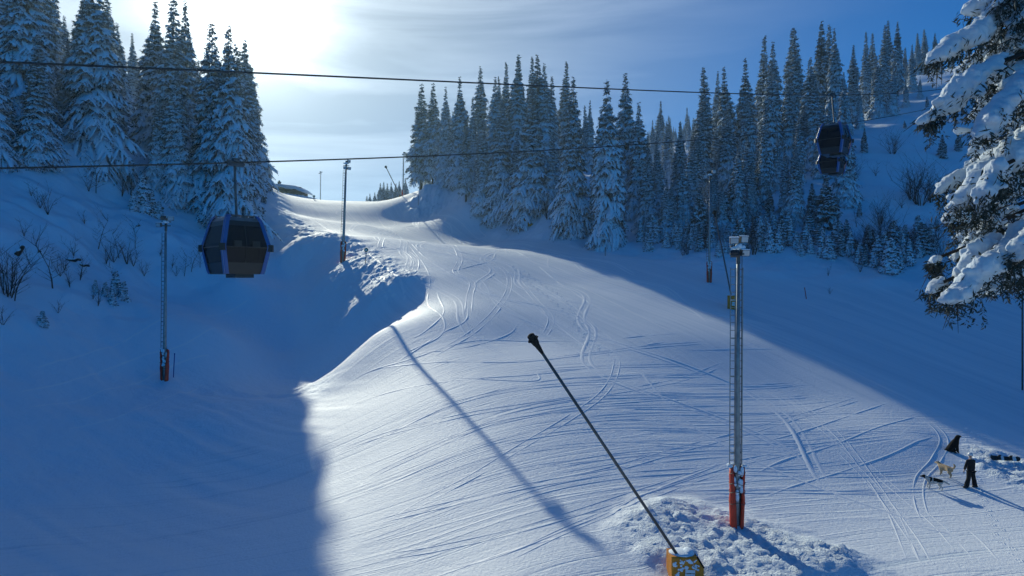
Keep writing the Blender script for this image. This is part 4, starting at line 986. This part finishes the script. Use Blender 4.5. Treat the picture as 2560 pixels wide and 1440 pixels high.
        bo = bough.build('bough', M_bark, root, True); bo.location = -base
        # snow: overlapping lumps melted into one body
        sn = MB(); seglen = 0
        for i in range(len(W3) - 1):
            a, b = W3[i], W3[i + 1]; ra, rb = Rr[i], Rr[i + 1]; L_ = (b - a).length; k = max(2, int(L_ / (.30 * (ra + rb))))
            for j in range(k):
                t = j / k; c = a.lerp(b, t); r = ra + (rb - ra) * t
                sn.ell(c + Vector((0, 0, r * .1)), (r * rnd.uniform(.85, 1.05), r * 1.0, r * rnd.uniform(.75, .98)), 12, 8)
                for q in range(4):
                    v = Vector((rnd.gauss(0, 1), rnd.gauss(0, 1), rnd.gauss(-.1, .8))).normalized(); rr = r * rnd.uniform(.26, .5)
                    sn.ell(c + v * r * .85, (rr, rr, rr * .85), 8, 6)
                if rnd.random() < .45:     # a side clump
                    v = Vector((rnd.gauss(0, 1), rnd.gauss(0, 1), -.25)).normalized(); rr = r * rnd.uniform(.35, .6)
                    sn.ell(c + v * r * 1.25, (rr, rr, rr * .7), 8, 6)
        me = sn.mesh('t', M_snowsmall)
        vs = .016 if pts_[0] != 'w' else .04
        tx = bpy.data.textures.get('snowlump') or bpy.data.textures.new('snowlump', 'CLOUDS'); tx.noise_scale = .07; tx.noise_depth = 3
        sm = eval_copy(me, [('REMESH', dict(mode='VOXEL', voxel_size=vs)), ('SMOOTH', dict(factor=.5, iterations=3)), ('DISPLACE', dict(texture=tx, strength=.045, mid_level=.5))], 'snow_clump', [M_snowclump])
        so_ = put(bpy.data.objects.new('snow_clump', sm), bo)
        # needles: dark sprays hanging under the clump
        O = []; Dr = []; Ln = []; Wd = []
        for i in range(len(W3) - 1):
            L_ = (W3[i + 1] - W3[i]).length
            for k in range(int((170 if pts_[0] != 'w' else 90) * L_)):
                t = rnd.random(); c = W3[i].lerp(W3[i + 1], t); r = Rr[i] + (Rr[i + 1] - Rr[i]) * t
                o = c + Vector((rnd.gauss(0, 1.05) * r, rnd.gauss(0, 1.05) * r, -r * rnd.uniform(.35, 1.5)))
                O.append(tuple(o)); Dr.append((rnd.gauss(-.3, .6), rnd.gauss(0, .6), -.8 + rnd.gauss(0, .45))); Ln.append(rnd.uniform(.05, .13)); Wd.append(rnd.uniform(.006, .014))
        for _k2 in range(int(7 * len(W3))):      # hanging tassels
            i = rnd.randint(0, len(W3) - 2); c = W3[i].lerp(W3[i + 1], rnd.random()) + Vector((rnd.gauss(0, 1) * Rr[i] * .8, rnd.gauss(0, 1) * Rr[i], -Rr[i] * .7)); ln = rnd.uniform(.08, .30)
            for k in range(int(90 * ln)):
                t = rnd.random(); O.append((c.x + .03 * t + rnd.gauss(0, .012), c.y + rnd.gauss(0, .012), c.z - ln * t)); Dr.append((rnd.gauss(0, .7), rnd.gauss(0, .7), -.5)); Ln.append(rnd.uniform(.03, .075)); Wd.append(rnd.uniform(.004, .010))
        lf = leaves_mesh('needles', O, Dr, Ln, Wd, M_needle_near, rng); put(bpy.data.objects.new('needles', lf), bo)
    # inner sprays between the big boughs, right of a slanting outer line
    O = []; Dr = []; Ln = []; Wd = []; sp = MB(); tw = MB()
    for k in range(480):
        py = rnd.uniform(-60, 740); lim = np.interp(py, [-60, 60, 180, 330, 420, 560, 650, 740], [2520, 2500, 2450, 2440, 2440, 2440, 2425, 2440]); px = lim + abs(rnd.gauss(0, 1)) * 75
        if px > 2640: continue
        if py > 560 and px > 2500 and rnd.random() < .5: continue
        if 200 < py < 560 and rnd.random() < .15: continue
        d = rnd.uniform(7.6, 9.4); c = at(px, py, d); l = rnd.uniform(.10, .26); dd = Vector((-.7 + rnd.gauss(0, .35), rnd.gauss(0, .5), -.45 + rnd.gauss(0, .3))).normalized()
        tw.tube([c - dd * l, c, c + dd * l], [.007, .005, .002], 4, cap=False)
        for q in range(20):
            t = rnd.uniform(-1, 1); O.append(tuple(c + dd * l * t + Vector((rnd.gauss(0, .012), rnd.gauss(0, .012), rnd.gauss(0, .012))))); Dr.append((dd.x + rnd.gauss(0, .6), dd.y + rnd.gauss(0, .6), dd.z - .3 + rnd.gauss(0, .4))); Ln.append(rnd.uniform(.04, .11)); Wd.append(rnd.uniform(.004, .011))
        if rnd.random() < .85:
            for q in range(rnd.randint(2, 5)):
                r = rnd.uniform(.02, .075); sp.ell(c + dd * l * rnd.uniform(-.9, .9) + Vector((0, 0, r * .5)), (r * 1.3, r, r * .7), 8, 6, jit=.35, rnd=rnd)
    for nm, ob in (('inner_needles', bpy.data.objects.new('inner_needles', leaves_mesh('inner_needles', O, Dr, Ln, Wd, M_needle_near, rng))),):
        put(ob, root); ob.location = -base
    tw.build('inner_twigs', M_bark, root, True).location = -base
    me = eval_copy(sp.mesh('t', M_snowsmall), [('REMESH', dict(mode='VOXEL', voxel_size=.014)), ('SMOOTH', dict(factor=.5, iterations=2))], 'inner_snow', [M_snowclump])
    io = put(bpy.data.objects.new('inner_snow', me), root); io.location = -base
M_snowclump = mat('snow_clump', SNOWC, .75, spec=.3, bump=.02, bscale=22)
nt = M_snowclump.node_tree; tl = nt.nodes.new('ShaderNodeBsdfTranslucent'); tl.inputs[0].default_value = (.75, .82, .88, 1); mx = nt.nodes.new('ShaderNodeMixShader'); mx.inputs[0].default_value = .22
nt.links.new(nt.nodes['Principled BSDF'].outputs[0], mx.inputs[1]); nt.links.new(tl.outputs[0], mx.inputs[2]); nt.links.new(mx.outputs[0], nt.nodes['Material Output'].inputs[0])
near_spruce()
# bend the objects parented under a bough back to the bough's frame is not needed: they share its origin

# ------------------------------------------------------------------ person and dogs
def person():
    g = hit(2427, 1219); root = empty('person', g, 0); tag(root, 'person in white helmet, black jacket and wide dark trousers walking towards the dogs', 'person')
    # x to picture right, -y to camera; walking left and away a little
    body = [[(0, 0, .93, .15, .11), (0, 0, 1.10, .145, .10), (0, .01, 1.28, .17, .11), (0, .01, 1.42, .13, .09), (-.01, -.0, 1.49, .055, .055), (-.02, -.01, 1.56, .065, .07), (-.03, -.015, 1.645, .085, .10), (-.03, -.015, 1.73, .06, .07)],
            [(0, .01, 1.42, .13, .09), (-.17, -.04, 1.40, .065, .06), (-.31, -.08, 1.15, .045, .045), (-.42, -.12, .93, .032, .03), (-.445, -.13, .87, .035, .018)],
            [(0, .01, 1.42, .13, .09), (.16, .05, 1.39, .065, .06), (.20, .08, 1.12, .045, .045), (.17, .02, .90, .032, .03), (.165, .0, .83, .035, .018)],
            [(0, 0, .93, .15, .11), (-.09, -.01, .86, .10, .10), (-.10, -.05, .48, .065, .065), (-.16, -.02, .09, .045, .05), (-.24, -.05, .03, .04, .03)],
            [(0, 0, .93, .15, .11), (.09, .01, .86, .10, .10), (.12, .02, .48, .065, .065), (.20, .10, .10, .045, .05), (.13, .05, .03, .04, .03)]]
    for (hx, hy, hz, sx) in ((-.445, -.13, .87, -1), (.165, .0, .83, 1)):
        for k, (dx, dy, l) in enumerate(((-.02, -.022, .075), (-.007, -.008, .085), (.007, .006, .08), (.02, .02, .062))):
            body.append([(hx, hy, hz, .035, .018), (hx + dx, hy + dy, hz - .035, .011, .010), (hx + dx * 1.1, hy + dy - .004, hz - .035 - l * .5, .009, .009), (hx + dx * 1.1 - sx * .008, hy + dy - .014, hz - .035 - l * .95, .007, .007)])
        body.append([(hx, hy, hz, .035, .018), (hx - .01, hy - .035, hz + .01, .011, .011), (hx - .012, hy - .05, hz - .03, .009, .008)])
    me = skin('body', body, [M_skin, M_black], 1)
    for p in me.polygons:
        if p.center.z < .88: p.material_index = 1
    bo = put(bpy.data.objects.new('body', me), root)
    fc = MB(); fc.ell((-.115, -.045, 1.645), (.016, .014, .02)); fc.box((-.108, -.05, 1.60), (.01, .022, .006)); fc.ell((-.045, -.115, 1.64), (.02, .012, .03)); fc.build('face', M_skin, bo, True)
    gg = MB(); gg.box((-.10, -.045, 1.675), (.018, .06, .028), Matrix.Rotation(.35, 3, 'Z')); gg.build('goggles', M_rubber, root)
    jk = [[(0, 0, .82, .22, .17), (0, 0, 1.0, .20, .15), (0, .0, 1.2, .19, .135), (0, .01, 1.38, .18, .12), (0, .0, 1.48, .09, .09)],
          [(0, .01, 1.38, .18, .12), (-.19, -.04, 1.38, .085, .08), (-.31, -.08, 1.15, .075, .07), (-.41, -.118, .945, .058, .055)],
          [(0, .01, 1.38, .18, .12), (.18, .05, 1.37, .085, .08), (.21, .08, 1.12, .075, .07), (.175, .025, .915, .058, .055)]]
    put(bpy.data.objects.new('jacket', skin('jacket', jk, [M_black], 2)), root)
    trs = [[(0, 0, .92, .17, .14), (-.10, -.01, .80, .125, .12), (-.15, -.05, .48, .10, .10), (-.23, -.02, .12, .12, .13), (-.25, -.02, .05, .12, .13)],
           [(0, 0, .92, .17, .14), (.09, .01, .80, .125, .12), (.16, .02, .48, .10, .10), (.27, .10, .12, .13, .13), (.29, .10, .05, .12, .13)]]
    put(bpy.data.objects.new('trousers', skin('trousers', trs, [M_black], 2)), root)
    for (x, y) in ((-.30, -.06), (.25, .05)):
        b = MB(); b.ell((x, y, .05), (.16, .07, .07), 12, 8); b.build('boot', M_rubber, root, True)
    gl = MB()
    hm = MB(); hm.ell((-.03, -.01, 1.70), (.125, .145, .125), 16, 10, bottom=.55); hm.tube([(-.14, -.06, 1.70), (-.03, -.165, 1.69), (.02, -.15, 1.68)], .012, 6); hm.build('helmet', M_helmet, root, True)
M_helmet = mat('helmet_shell', (.62, .63, .66), .35)
person()
def dog(name, loc, rz, coat, label, pose, patch=None, tailcurl=True, sc=1.0):
    root = empty(name, loc, rz); root.scale = (sc, sc, sc); tag(root, label, 'dog')
    if pose == 'walk':      # faces +x
        ch = [[(-.34, 0, .52, .13, .15), (-.12, 0, .54, .125, .15), (.12, 0, .52, .135, .18), (.28, 0, .54, .12, .16), (.40, 0, .66, .085, .10), (.50, 0, .74, .075, .085), (.58, 0, .745, .07, .075), (.68, 0, .71, .038, .036), (.75, 0, .70, .026, .024)],
              [(.28, 0, .54, .12, .16), (.27, .10, .42, .06, .07), (.22, .11, .25, .034, .034), (.27, .11, .05, .024, .024), (.31, .11, .02, .032, .022)],
              [(.28, 0, .54, .12, .16), (.28, -.10, .42, .06, .07), (.34, -.11, .25, .034, .034), (.36, -.11, .05, .024, .024), (.40, -.11, .02, .032, .022)],
              [(-.34, 0, .52, .13, .15), (-.33, .10, .42, .085, .10), (-.27, .11, .30, .05, .055), (-.42, .11, .20, .028, .03), (-.38, .11, .04, .024, .024), (-.34, .11, .02, .032, .022)],
              [(-.34, 0, .52, .13, .15), (-.30, -.10, .42, .085, .10), (-.18, -.11, .30, .05, .055), (-.30, -.11, .19, .028, .03), (-.26, -.11, .04, .024, .024), (-.22, -.11, .02, .032, .022)]]
        ch.append([(-.34, 0, .52, .13, .15), (-.46, 0, .60, .045, .05), (-.58, 0, .70, .045, .05), (-.60, 0, .84, .045, .05), (-.50, 0, .88, .03, .03)] if tailcurl else
                  [(-.34, 0, .52, .13, .15), (-.47, 0, .55, .045, .05), (-.62, 0, .48, .05, .055), (-.78, 0, .40, .03, .03)])
        for s in (-1, 1): ch.append([(.58, 0, .745, .07, .075), (.545, s * .055, .80, .026, .012), (.53, s * .085, .76, .02, .01)])
    else:                   # sitting, facing +x
        ch = [[(-.20, 0, .20, .19, .17), (-.10, 0, .38, .18, .17), (.04, 0, .56, .165, .16), (.12, 0, .72, .13, .13), (.16, 0, .86, .10, .11), (.20, 0, .97, .10, .10), (.30, 0, .95, .055, .05), (.36, 0, .93, .035, .032)],
              [(.04, 0, .56, .165, .16), (.14, .10, .42, .07, .07), (.17, .11, .20, .045, .045), (.19, .11, .03, .04, .03), (.24, .11, .02, .038, .024)],
              [(.04, 0, .56, .165, .16), (.14, -.10, .42, .07, .07), (.17, -.11, .20, .045, .045), (.19, -.11, .03, .04, .03), (.24, -.11, .02, .038, .024)],
              [(-.20, 0, .20, .19, .17), (-.12, .17, .17, .11, .11), (.02, .19, .12, .06, .06), (.0, .19, .03, .04, .03), (.10, .19, .02, .04, .024)],
              [(-.20, 0, .20, .19, .17), (-.12, -.17, .17, .11, .11), (.02, -.19, .12, .06, .06), (.0, -.19, .03, .04, .03), (.10, -.19, .02, .04, .024)],
              [(-.20, 0, .20, .19, .17), (-.42, 0, .09, .055, .055), (-.60, .02, .07, .06, .05), (-.78, .0, .11, .035, .035)]]
        for s in (-1, 1): ch.append([(.20, 0, .97, .10, .10), (.17, s * .08, 1.0, .035, .02), (.17, s * .115, .93, .03, .014)])
    ch = [[(*p[:3], p[3] * 1.22, p[4] * 1.18) for p in c] for c in ch]
    me = skin('body', ch, coat, 2)
    if patch:
        for p in me.polygons:
            if patch(p.center): p.material_index = 1
    b = put(bpy.data.objects.new('body', me), root)
    nz = MB(); hx, hz = (.765, .705) if pose == 'walk' else (.375, .935)
    nz.ell((hx, 0, hz), (.018, .016, .014), 8, 6); nz.build('nose', M_rubber, root, True)
    for s in (-1, 1):
        e = MB(); e.ell((hx - .135, s * .045, hz + .06), (.011, .011, .011), 8, 6); e.build('eye', M_rubber, root, True)
dog('dog', hit(2385, 1131), R(-20), [M_fur_b], 'black long-haired dog sitting upright on the snow behind the person', 'sit', sc=1.0)
dog('dog', hit(2364, 1192), R(108), [M_fur_c], 'cream dog with a curled tail, seen from behind, left of the person', 'walk', sc=.88)
dog('dog', hit(2336, 1224), R(150), [M_fur_w, M_fur_b], 'white dog with black head and black back patches, nearest the camera', 'walk',
    patch=lambda c: c.x > .47 or (abs(c.x + .18) < .24 and c.z > .50 + .1 * abs(c.x + .18)) or (abs(c.x - .17) < .075 and c.z > .50), tailcurl=False, sc=.86)
def board():
    g = hit(2512, 1152); root = empty('snowboard', g + Vector((0, 0, .02)), R(-14)); tag(root, 'black and white banded snowboard lying on its edge on the rough snow', 'snowboard')
    M = Matrix.Rotation(R(58), 3, 'X'); L_ = .74; n = 33
    cols = [M_rubber, M_white]
    mb = MB(); V = []
    for i in range(n):
        t = -1 + 2 * i / (n - 1); w = .145 * (1 - .18 * math.cos(t * math.pi / 2)) * (1 - max(0, abs(t) - .86) ** 2 * 45); lift = .09 * max(0, abs(t) - .78) / .22
        w = max(w, .02)
        for (y, z) in ((-w, -.006), (w, -.006), (w, .006), (-w, .006)): V.append(M @ Vector((t * L_, y, z + lift)) + Vector((0, 0, .11)))
    for i in range(n - 1):
        t = -1 + 2 * (i + .5) / (n - 1); band = 0 if (t < -.45 or -.05 < t < .3 or t > .72) else 1
        mb.add([], [])
        for k in range(4): mb.f.append((i * 4 + k, (i + 1) * 4 + k, (i + 1) * 4 + (k + 1) % 4, i * 4 + (k + 1) % 4)); mb.m.append(band)
    mb.v = [tuple(v) for v in V]; mb.build('deck', cols, root)
    for x in (-.28, .28):
        b = MB(); b.box(M @ Vector((x, 0, .04)) + Vector((0, 0, .11)), (.07, .11, .03), M); b.box(M @ Vector((x, .10, .12)) + Vector((0, 0, .11)), (.06, .02, .09), M); b.build('binding', M_rubber, root)
board()

# ------------------------------------------------------------------ ski and snowboard tracks: low ridges of pushed-up snow lying on the piste
def ribbon(mb, P2, half, hgt, double=0.0):
    P2 = np.array(P2); n = len(P2); D = np.gradient(P2, axis=0); nrm = np.stack([-D[:, 1], D[:, 0]], -1); nrm /= np.linalg.norm(nrm, axis=1, keepdims=True) + 1e-9
    for off in ((0,) if not double else (-double, double)):
        rows = []
        wob = fbm(np.arange(n) * .23 + off * 9, np.full(n, 3.1 + off), 2)
        en = np.minimum(1, np.minimum(np.arange(n), np.arange(n)[::-1]) / 8.0)
        for k, (s, z) in enumerate(((-1, -.006), (-.35, .8), (.25, 1), (1, -.006))):
            q = P2 + nrm * (off + s * half)
            zz = H(q[:, 0], q[:, 1]) + (hgt * z * (.8 + 1.5 * wob) * en - .012 * (1 - en) if z > 0 else z - .01)
            rows.append(np.stack([q[:, 0], q[:, 1], zz], -1))
        V = np.stack(rows, 1).reshape(-1, 3)
        mb.add(V.tolist(), [(i * 4 + k, i * 4 + k + 1, (i + 1) * 4 + k + 1, (i + 1) * 4 + k) for i in range(n - 1) for k in range(3)])
def spline(P, step):
    P = np.array(P, float); out = []
    Q = np.vstack([2 * P[0] - P[1], P, 2 * P[-1] - P[-2]])
    for i in range(1, len(Q) - 2):
        m = max(3, int(np.linalg.norm(Q[i + 1] - Q[i]) / step)); t = np.linspace(0, 1, m, endpoint=False)[:, None]
        a, b, c, d = Q[i - 1], Q[i], Q[i + 1], Q[i + 2]
        out.append(.5 * (2 * b + (c - a) * t + (2 * a - 5 * b + 4 * c - d) * t ** 2 + (3 * b - a - 3 * c + d) * t ** 3))
    return np.vstack(out + [P[-1:]])
TR = [([(1050, 560), (1000, 575), (955, 600), (965, 620), (1010, 625), (1040, 650), (1030, 680), (985, 690), (940, 698)], 1),
      ([(1060, 545), (1100, 590), (1140, 620), (1150, 650), (1140, 680), (1180, 705), (1175, 740), (1170, 790)], 1),
      ([(1190, 560), (1215, 590), (1185, 600), (1120, 610)], 0), ([(1240, 630), (1230, 650), (1180, 665), (1120, 680), (1080, 690)], 0),
      ([(1020, 610), (1060, 660), (1075, 700), (1070, 760), (1110, 800), (1100, 840), (1040, 870), (960, 905)], 0),
      ([(1245, 660), (1272, 690), (1270, 730), (1240, 775), (1200, 815), (1150, 850), (1080, 890), (1010, 930)], 1),
      ([(1290, 690), (1340, 750), (1375, 790), (1372, 820), (1350, 850)], 1), ([(1170, 760), (1165, 800), (1110, 830), (1040, 875), (940, 940)], 0),
      ([(980, 870), (1060, 830), (1110, 780), (1090, 720)], 0), ([(1290, 800), (1280, 830), (1200, 860), (1120, 875), (1000, 890)], 0),
      ([(1545, 885), (1535, 940), (1500, 990), (1430, 1040), (1330, 1100), (1200, 1180), (1050, 1260), (900, 1350)], 1),
      ([(840, 1240), (950, 1180), (1080, 1120), (1220, 1060), (1330, 1030)], 1), ([(780, 1150), (950, 1090), (1150, 1040), (1400, 1000), (1650, 960), (1830, 900)], 1),
      ([(830, 1330), (1000, 1290), (1250, 1230), (1500, 1180), (1750, 1110), (2000, 1040), (2180, 985)], 1), ([(850, 1400), (1100, 1370), (1350, 1310), (1600, 1230), (1830, 1160), (2100, 1090)], 1),
      ([(800, 1030), (960, 985), (1150, 950), (1350, 935), (1560, 905)], 0), ([(790, 1000), (900, 940), (1050, 890), (1230, 850), (1500, 850), (1750, 830)], 0),
      ([(900, 930), (1100, 905), (1300, 905), (1500, 880), (1700, 850)], 0), ([(1150, 830), (1250, 880), (1350, 945), (1240, 950), (1060, 945)], 0),
      ([(1150, 1440), (1300, 1380), (1500, 1290), (1700, 1210), (1830, 1170)], 1), ([(1000, 1440), (1250, 1390), (1450, 1310), (1650, 1220), (1830, 1150)], 0),
      ([(1870, 940), (1960, 1000), (2080, 1090), (2200, 1190), (2330, 1300), (2440, 1420)], 1), ([(1930, 960), (2040, 1040), (2130, 1130), (2220, 1260), (2300, 1440)], 1),
      ([(2270, 1020), (2330, 1060), (2360, 1100), (2340, 1150), (2300, 1200), (2300, 1260), (2330, 1330)], 1), ([(2060, 1090), (2180, 1210), (2270, 1330), (2330, 1440)], 1),
      ([(1870, 1260), (2000, 1210), (2130, 1170), (2260, 1120), (2360, 1080)], 0), ([(1880, 1110), (2000, 1080), (2120, 1040), (2240, 1000)], 0),
      ([(1860, 1200), (1960, 1150), (2090, 1110), (2220, 1060), (2330, 1030)], 0), ([(2380, 1290), (2450, 1350), (2520, 1430)], 0), ([(2120, 1220), (2230, 1290), (2350, 1330), (2500, 1340)], 0),
      ([(700, 520), (800, 560), (900, 610), (1000, 700), (1010, 760)], 0), ([(860, 520), (960, 580), (1060, 640), (1190, 720), (1300, 790)], 0), ([(1080, 540), (1200, 600), (1340, 660), (1480, 760), (1600, 820)], 0),
      ([(1320, 700), (1420, 760), (1500, 830), (1560, 870)], 1), ([(1420, 700), (1540, 760), (1640, 810), (1720, 850)], 0), ([(940, 530), (1080, 610), (1230, 690), (1380, 800), (1500, 890)], 0),
      ([(10, 990), (150, 960), (330, 900), (480, 850), (640, 810)], 0), ([(30, 1030), (200, 1000), (400, 930), (560, 880)], 0), ([(60, 930), (200, 890), (350, 830), (520, 790), (640, 740)], 0), ([(120, 1080), (300, 1040), (520, 950)], 0)]
def tracks():
    mb = MB()
    for pts_, dbl in TR:
        W2 = []
        for px, py in pts_:
            g = hit(px, py)
            if g is not None: W2.append((g.x, g.y))
        if len(W2) < 3: continue
        dm = np.mean([w[1] for w in W2]); Pn = spline(W2, .35)
        if dbl: ribbon(mb, Pn, .04 + .0009 * dm, .008 + .00018 * dm, .16 + .0015 * dm)
        else: ribbon(mb, Pn, .06 + .0013 * dm, .010 + .00022 * dm)
    rg = random.Random(12)
    for i in range(34):      # traverses along the foot of the slope
        c = rg.uniform(26, 50); sl_ = rg.uniform(-.10, .12); x0 = rg.uniform(-12, 12); x1 = x0 + rg.uniform(9, 28); xs = np.arange(x0, x1, .4)
        ys = c + (.45 + sl_) * xs - .0045 * xs ** 2 + .5 * fbm(xs * .08 + i, xs * 0 + i, 2)
        ok = (ys > 20) & (ys < 56)
        if ok.sum() < 12: continue
        P_ = np.stack([xs, ys], -1)[ok]; r_ = rg.uniform(.05, .09)
        ribbon(mb, P_, r_, rg.uniform(.008, .018), rg.choice([0, .16, .22]))
    for i in range(16):      # linked turns coming down from the crest
        a0 = rg.uniform(-.15, .15); y0 = rg.uniform(100, 160); ln = rg.uniform(35, 95); amp = rg.uniform(.6, 3.2); wl = rg.uniform(16, 34); x0 = -28 - (y0 - 130) * .42 + rg.uniform(-9, 16); t = np.arange(0, ln, .5)
        d0 = np.array([.44 + a0, -.88]); d0 /= np.linalg.norm(d0); nn = np.array([-d0[1], d0[0]])
        P_ = np.array([x0, y0]) + t[:, None] * d0 + (amp * np.sin(t * 6.283 / wl + i))[:, None] * nn
        ok = in_poly(P_[:, 0], P_[:, 1], PISTE); P_ = P_[ok]
        if len(P_) < 20: continue
        ribbon(mb, P_, .12 + .0008 * y0, rg.uniform(.015, .03), rg.choice([0, .28]))
    o = mb.build('ski_tracks', M_snowgroomed, None, True); o['kind'] = 'structure'
M_snowgroomed = mat('pushed_up_snow', (.86, .90, .94), .6, spec=.35, bump=.01, bscale=9)
tracks()
def prints():
    mb = MB(); rg = random.Random(6)
    def trail(A, step=.62):
        W2 = [hit(*p) for p in A]; P = spline([(w.x, w.y) for w in W2 if w is not None], step)
        for i, (x, y) in enumerate(P):
            j = Vector((rg.gauss(0, .05), rg.gauss(0, .05), 0)) + Vector((.14 if i % 2 else -.14, 0, 0)); z = Hs(x + j.x, y + j.y)
            for k in range(6):
                a = k * 1.05; rr = .11; mb.ell((x + j.x + math.cos(a) * rr, y + j.y + math.sin(a) * rr * 1.3, z), (.035, .04, .018), 6, 4, jit=.3, rnd=rg)
    trail([(1275, 660), (1340, 720), (1400, 770), (1460, 840), (1510, 885)], .8); trail([(1300, 670), (1400, 740), (1440, 790), (1490, 860)], .9)
    trail([(2430, 1080), (2450, 1140), (2440, 1210), (2480, 1300), (2540, 1400)]); trail([(2400, 1060), (2420, 1110), (2400, 1160)])
    o = mb.build('footprints', M_snowgroomed, None, True); o['kind'] = 'stuff'; o['label'] = 'trails of footprints in the snow of the piste'; o['category'] = 'footprints'
prints()
def haze():
    mb = MB(); mb.box((0, 215, 20), (440, 260, 110)); m = bpy.data.materials.new('haze'); m.use_nodes = True; N = m.node_tree.nodes; N.remove(N['Principled BSDF'])
    v = N.new('ShaderNodeVolumePrincipled'); v.inputs['Color'].default_value = (.50, .78, 1, 1); v.inputs['Density'].default_value = .00024; v.inputs['Anisotropy'].default_value = .55
    m.node_tree.links.new(v.outputs[0], N['Material Output'].inputs['Volume']); o = mb.build('haze', m); o['kind'] = 'stuff'
haze()
# ------------------------------------------------------------------ camera, light, sky
cam = bpy.data.cameras.new('camera'); cam.sensor_width = 36; cam.lens = 36 * F / 2560; cam.clip_end = 3000; cam.clip_start = .1
co = bpy.data.objects.new('camera', cam); C.objects.link(co); co.rotation_euler = (R(90), 0, 0); bpy.context.scene.camera = co
SUN = Vector((-.398, 1, .433)).normalized()
sl = bpy.data.lights.new('sun', 'SUN'); sl.energy = 4.1; sl.angle = R(.4); sl.color = (1.0, 1.0, .82)
so = bpy.data.objects.new('sun', sl); C.objects.link(so); so.rotation_euler = (-SUN).to_track_quat('-Z', 'Y').to_euler()
def world():
    w = bpy.data.worlds.new('World'); bpy.context.scene.world = w; w.use_nodes = True; nt = w.node_tree; N = nt.nodes; L = nt.links
    bg = N['Background']; bg.inputs['Strength'].default_value = .056
    sk = N.new('ShaderNodeTexSky'); sk.sky_type = 'NISHITA'; sk.sun_disc = False; sk.sun_elevation = math.asin(SUN.z)
    sk.sun_rotation = math.atan2(SUN.x, SUN.y); sk.air_density = 1.0; sk.dust_density = .6; sk.ozone_density = 3.0; sk.altitude = 1500
    tc = N.new('ShaderNodeTexCoord')
    def mth(op, a, b=None, clamp=False):
        x = N.new('ShaderNodeMath'); x.operation = op; x.use_clamp = clamp
        for i, v in enumerate((a, b)):
            if v is None: continue
            if isinstance(v, (int, float)): x.inputs[i].default_value = v
            else: L.new(v, x.inputs[i])
        return x.outputs[0]
    tint = N.new('ShaderNodeMix'); tint.data_type = 'RGBA'; tint.blend_type = 'MULTIPLY'; tint.inputs[0].default_value = 1
    tint.inputs[7].default_value = (.05, 1.03, 2.0, 1); L.new(sk.outputs[0], tint.inputs[6])
    dp = N.new('ShaderNodeVectorMath'); dp.operation = 'DOT_PRODUCT'; dp.inputs[1].default_value = SUN
    nv = N.new('ShaderNodeVectorMath'); nv.operation = 'NORMALIZE'; L.new(tc.outputs['Generated'], nv.inputs[0]); L.new(nv.outputs[0], dp.inputs[0])
    dot = mth('MAXIMUM', dp.outputs['Value'], 0.0)
    # thin high cloud, lit through by the sun
    mp = N.new('ShaderNodeMapping'); mp.inputs['Scale'].default_value = (1.4, 1.6, 9); mp.inputs['Rotation'].default_value = (0, R(-14), 0)
    L.new(nv.outputs[0], mp.inputs[0])
    n = N.new('ShaderNodeTexNoise'); n.inputs['Scale'].default_value = 1.6; n.inputs['Detail'].default_value = 6; n.inputs['Distortion'].default_value = .5
    L.new(mp.outputs[0], n.inputs[0])
    cl = mth('MULTIPLY', mth('SUBTRACT', n.outputs['Fac'], .40), 4.0, True)
    wide = mth('POWER', dot, 9.0); mid = mth('POWER', dot, 45.0); core = mth('POWER', dot, 260.0)
    amount = mth('ADD', mth('MULTIPLY', wide, mth('ADD', 9.0, mth('MULTIPLY', cl, 9.0))), mth('ADD', mth('MULTIPLY', mid, 4.0), mth('MULTIPLY', core, 40.0)))
    col = N.new('ShaderNodeMix'); col.data_type = 'RGBA'; col.blend_type = 'MULTIPLY'; col.inputs[0].default_value = 1; col.inputs[6].default_value = (.90, .98, 1, 1)
    L.new(amount, col.inputs[7])
    ad = N.new('ShaderNodeMix'); ad.data_type = 'RGBA'; ad.blend_type = 'ADD'; ad.inputs[0].default_value = 1
    fd = N.new('ShaderNodeMix'); fd.data_type = 'RGBA'; fd.blend_type = 'MIX'; fd.inputs[7].default_value = (0, 0, 0, 1); L.new(mth('MULTIPLY', mth('POWER', dot, 5.0), .85), fd.inputs[0]); L.new(tint.outputs[2], fd.inputs[6]); L.new(fd.outputs[2], ad.inputs[6]); L.new(col.outputs[2], ad.inputs[7]); L.new(ad.outputs[2], bg.inputs['Color'])
world()
sc = bpy.context.scene; sc.view_settings.view_transform = 'Standard'; sc.view_settings.look = 'None'; sc.view_settings.exposure = -.10; sc.view_settings.gamma = 1
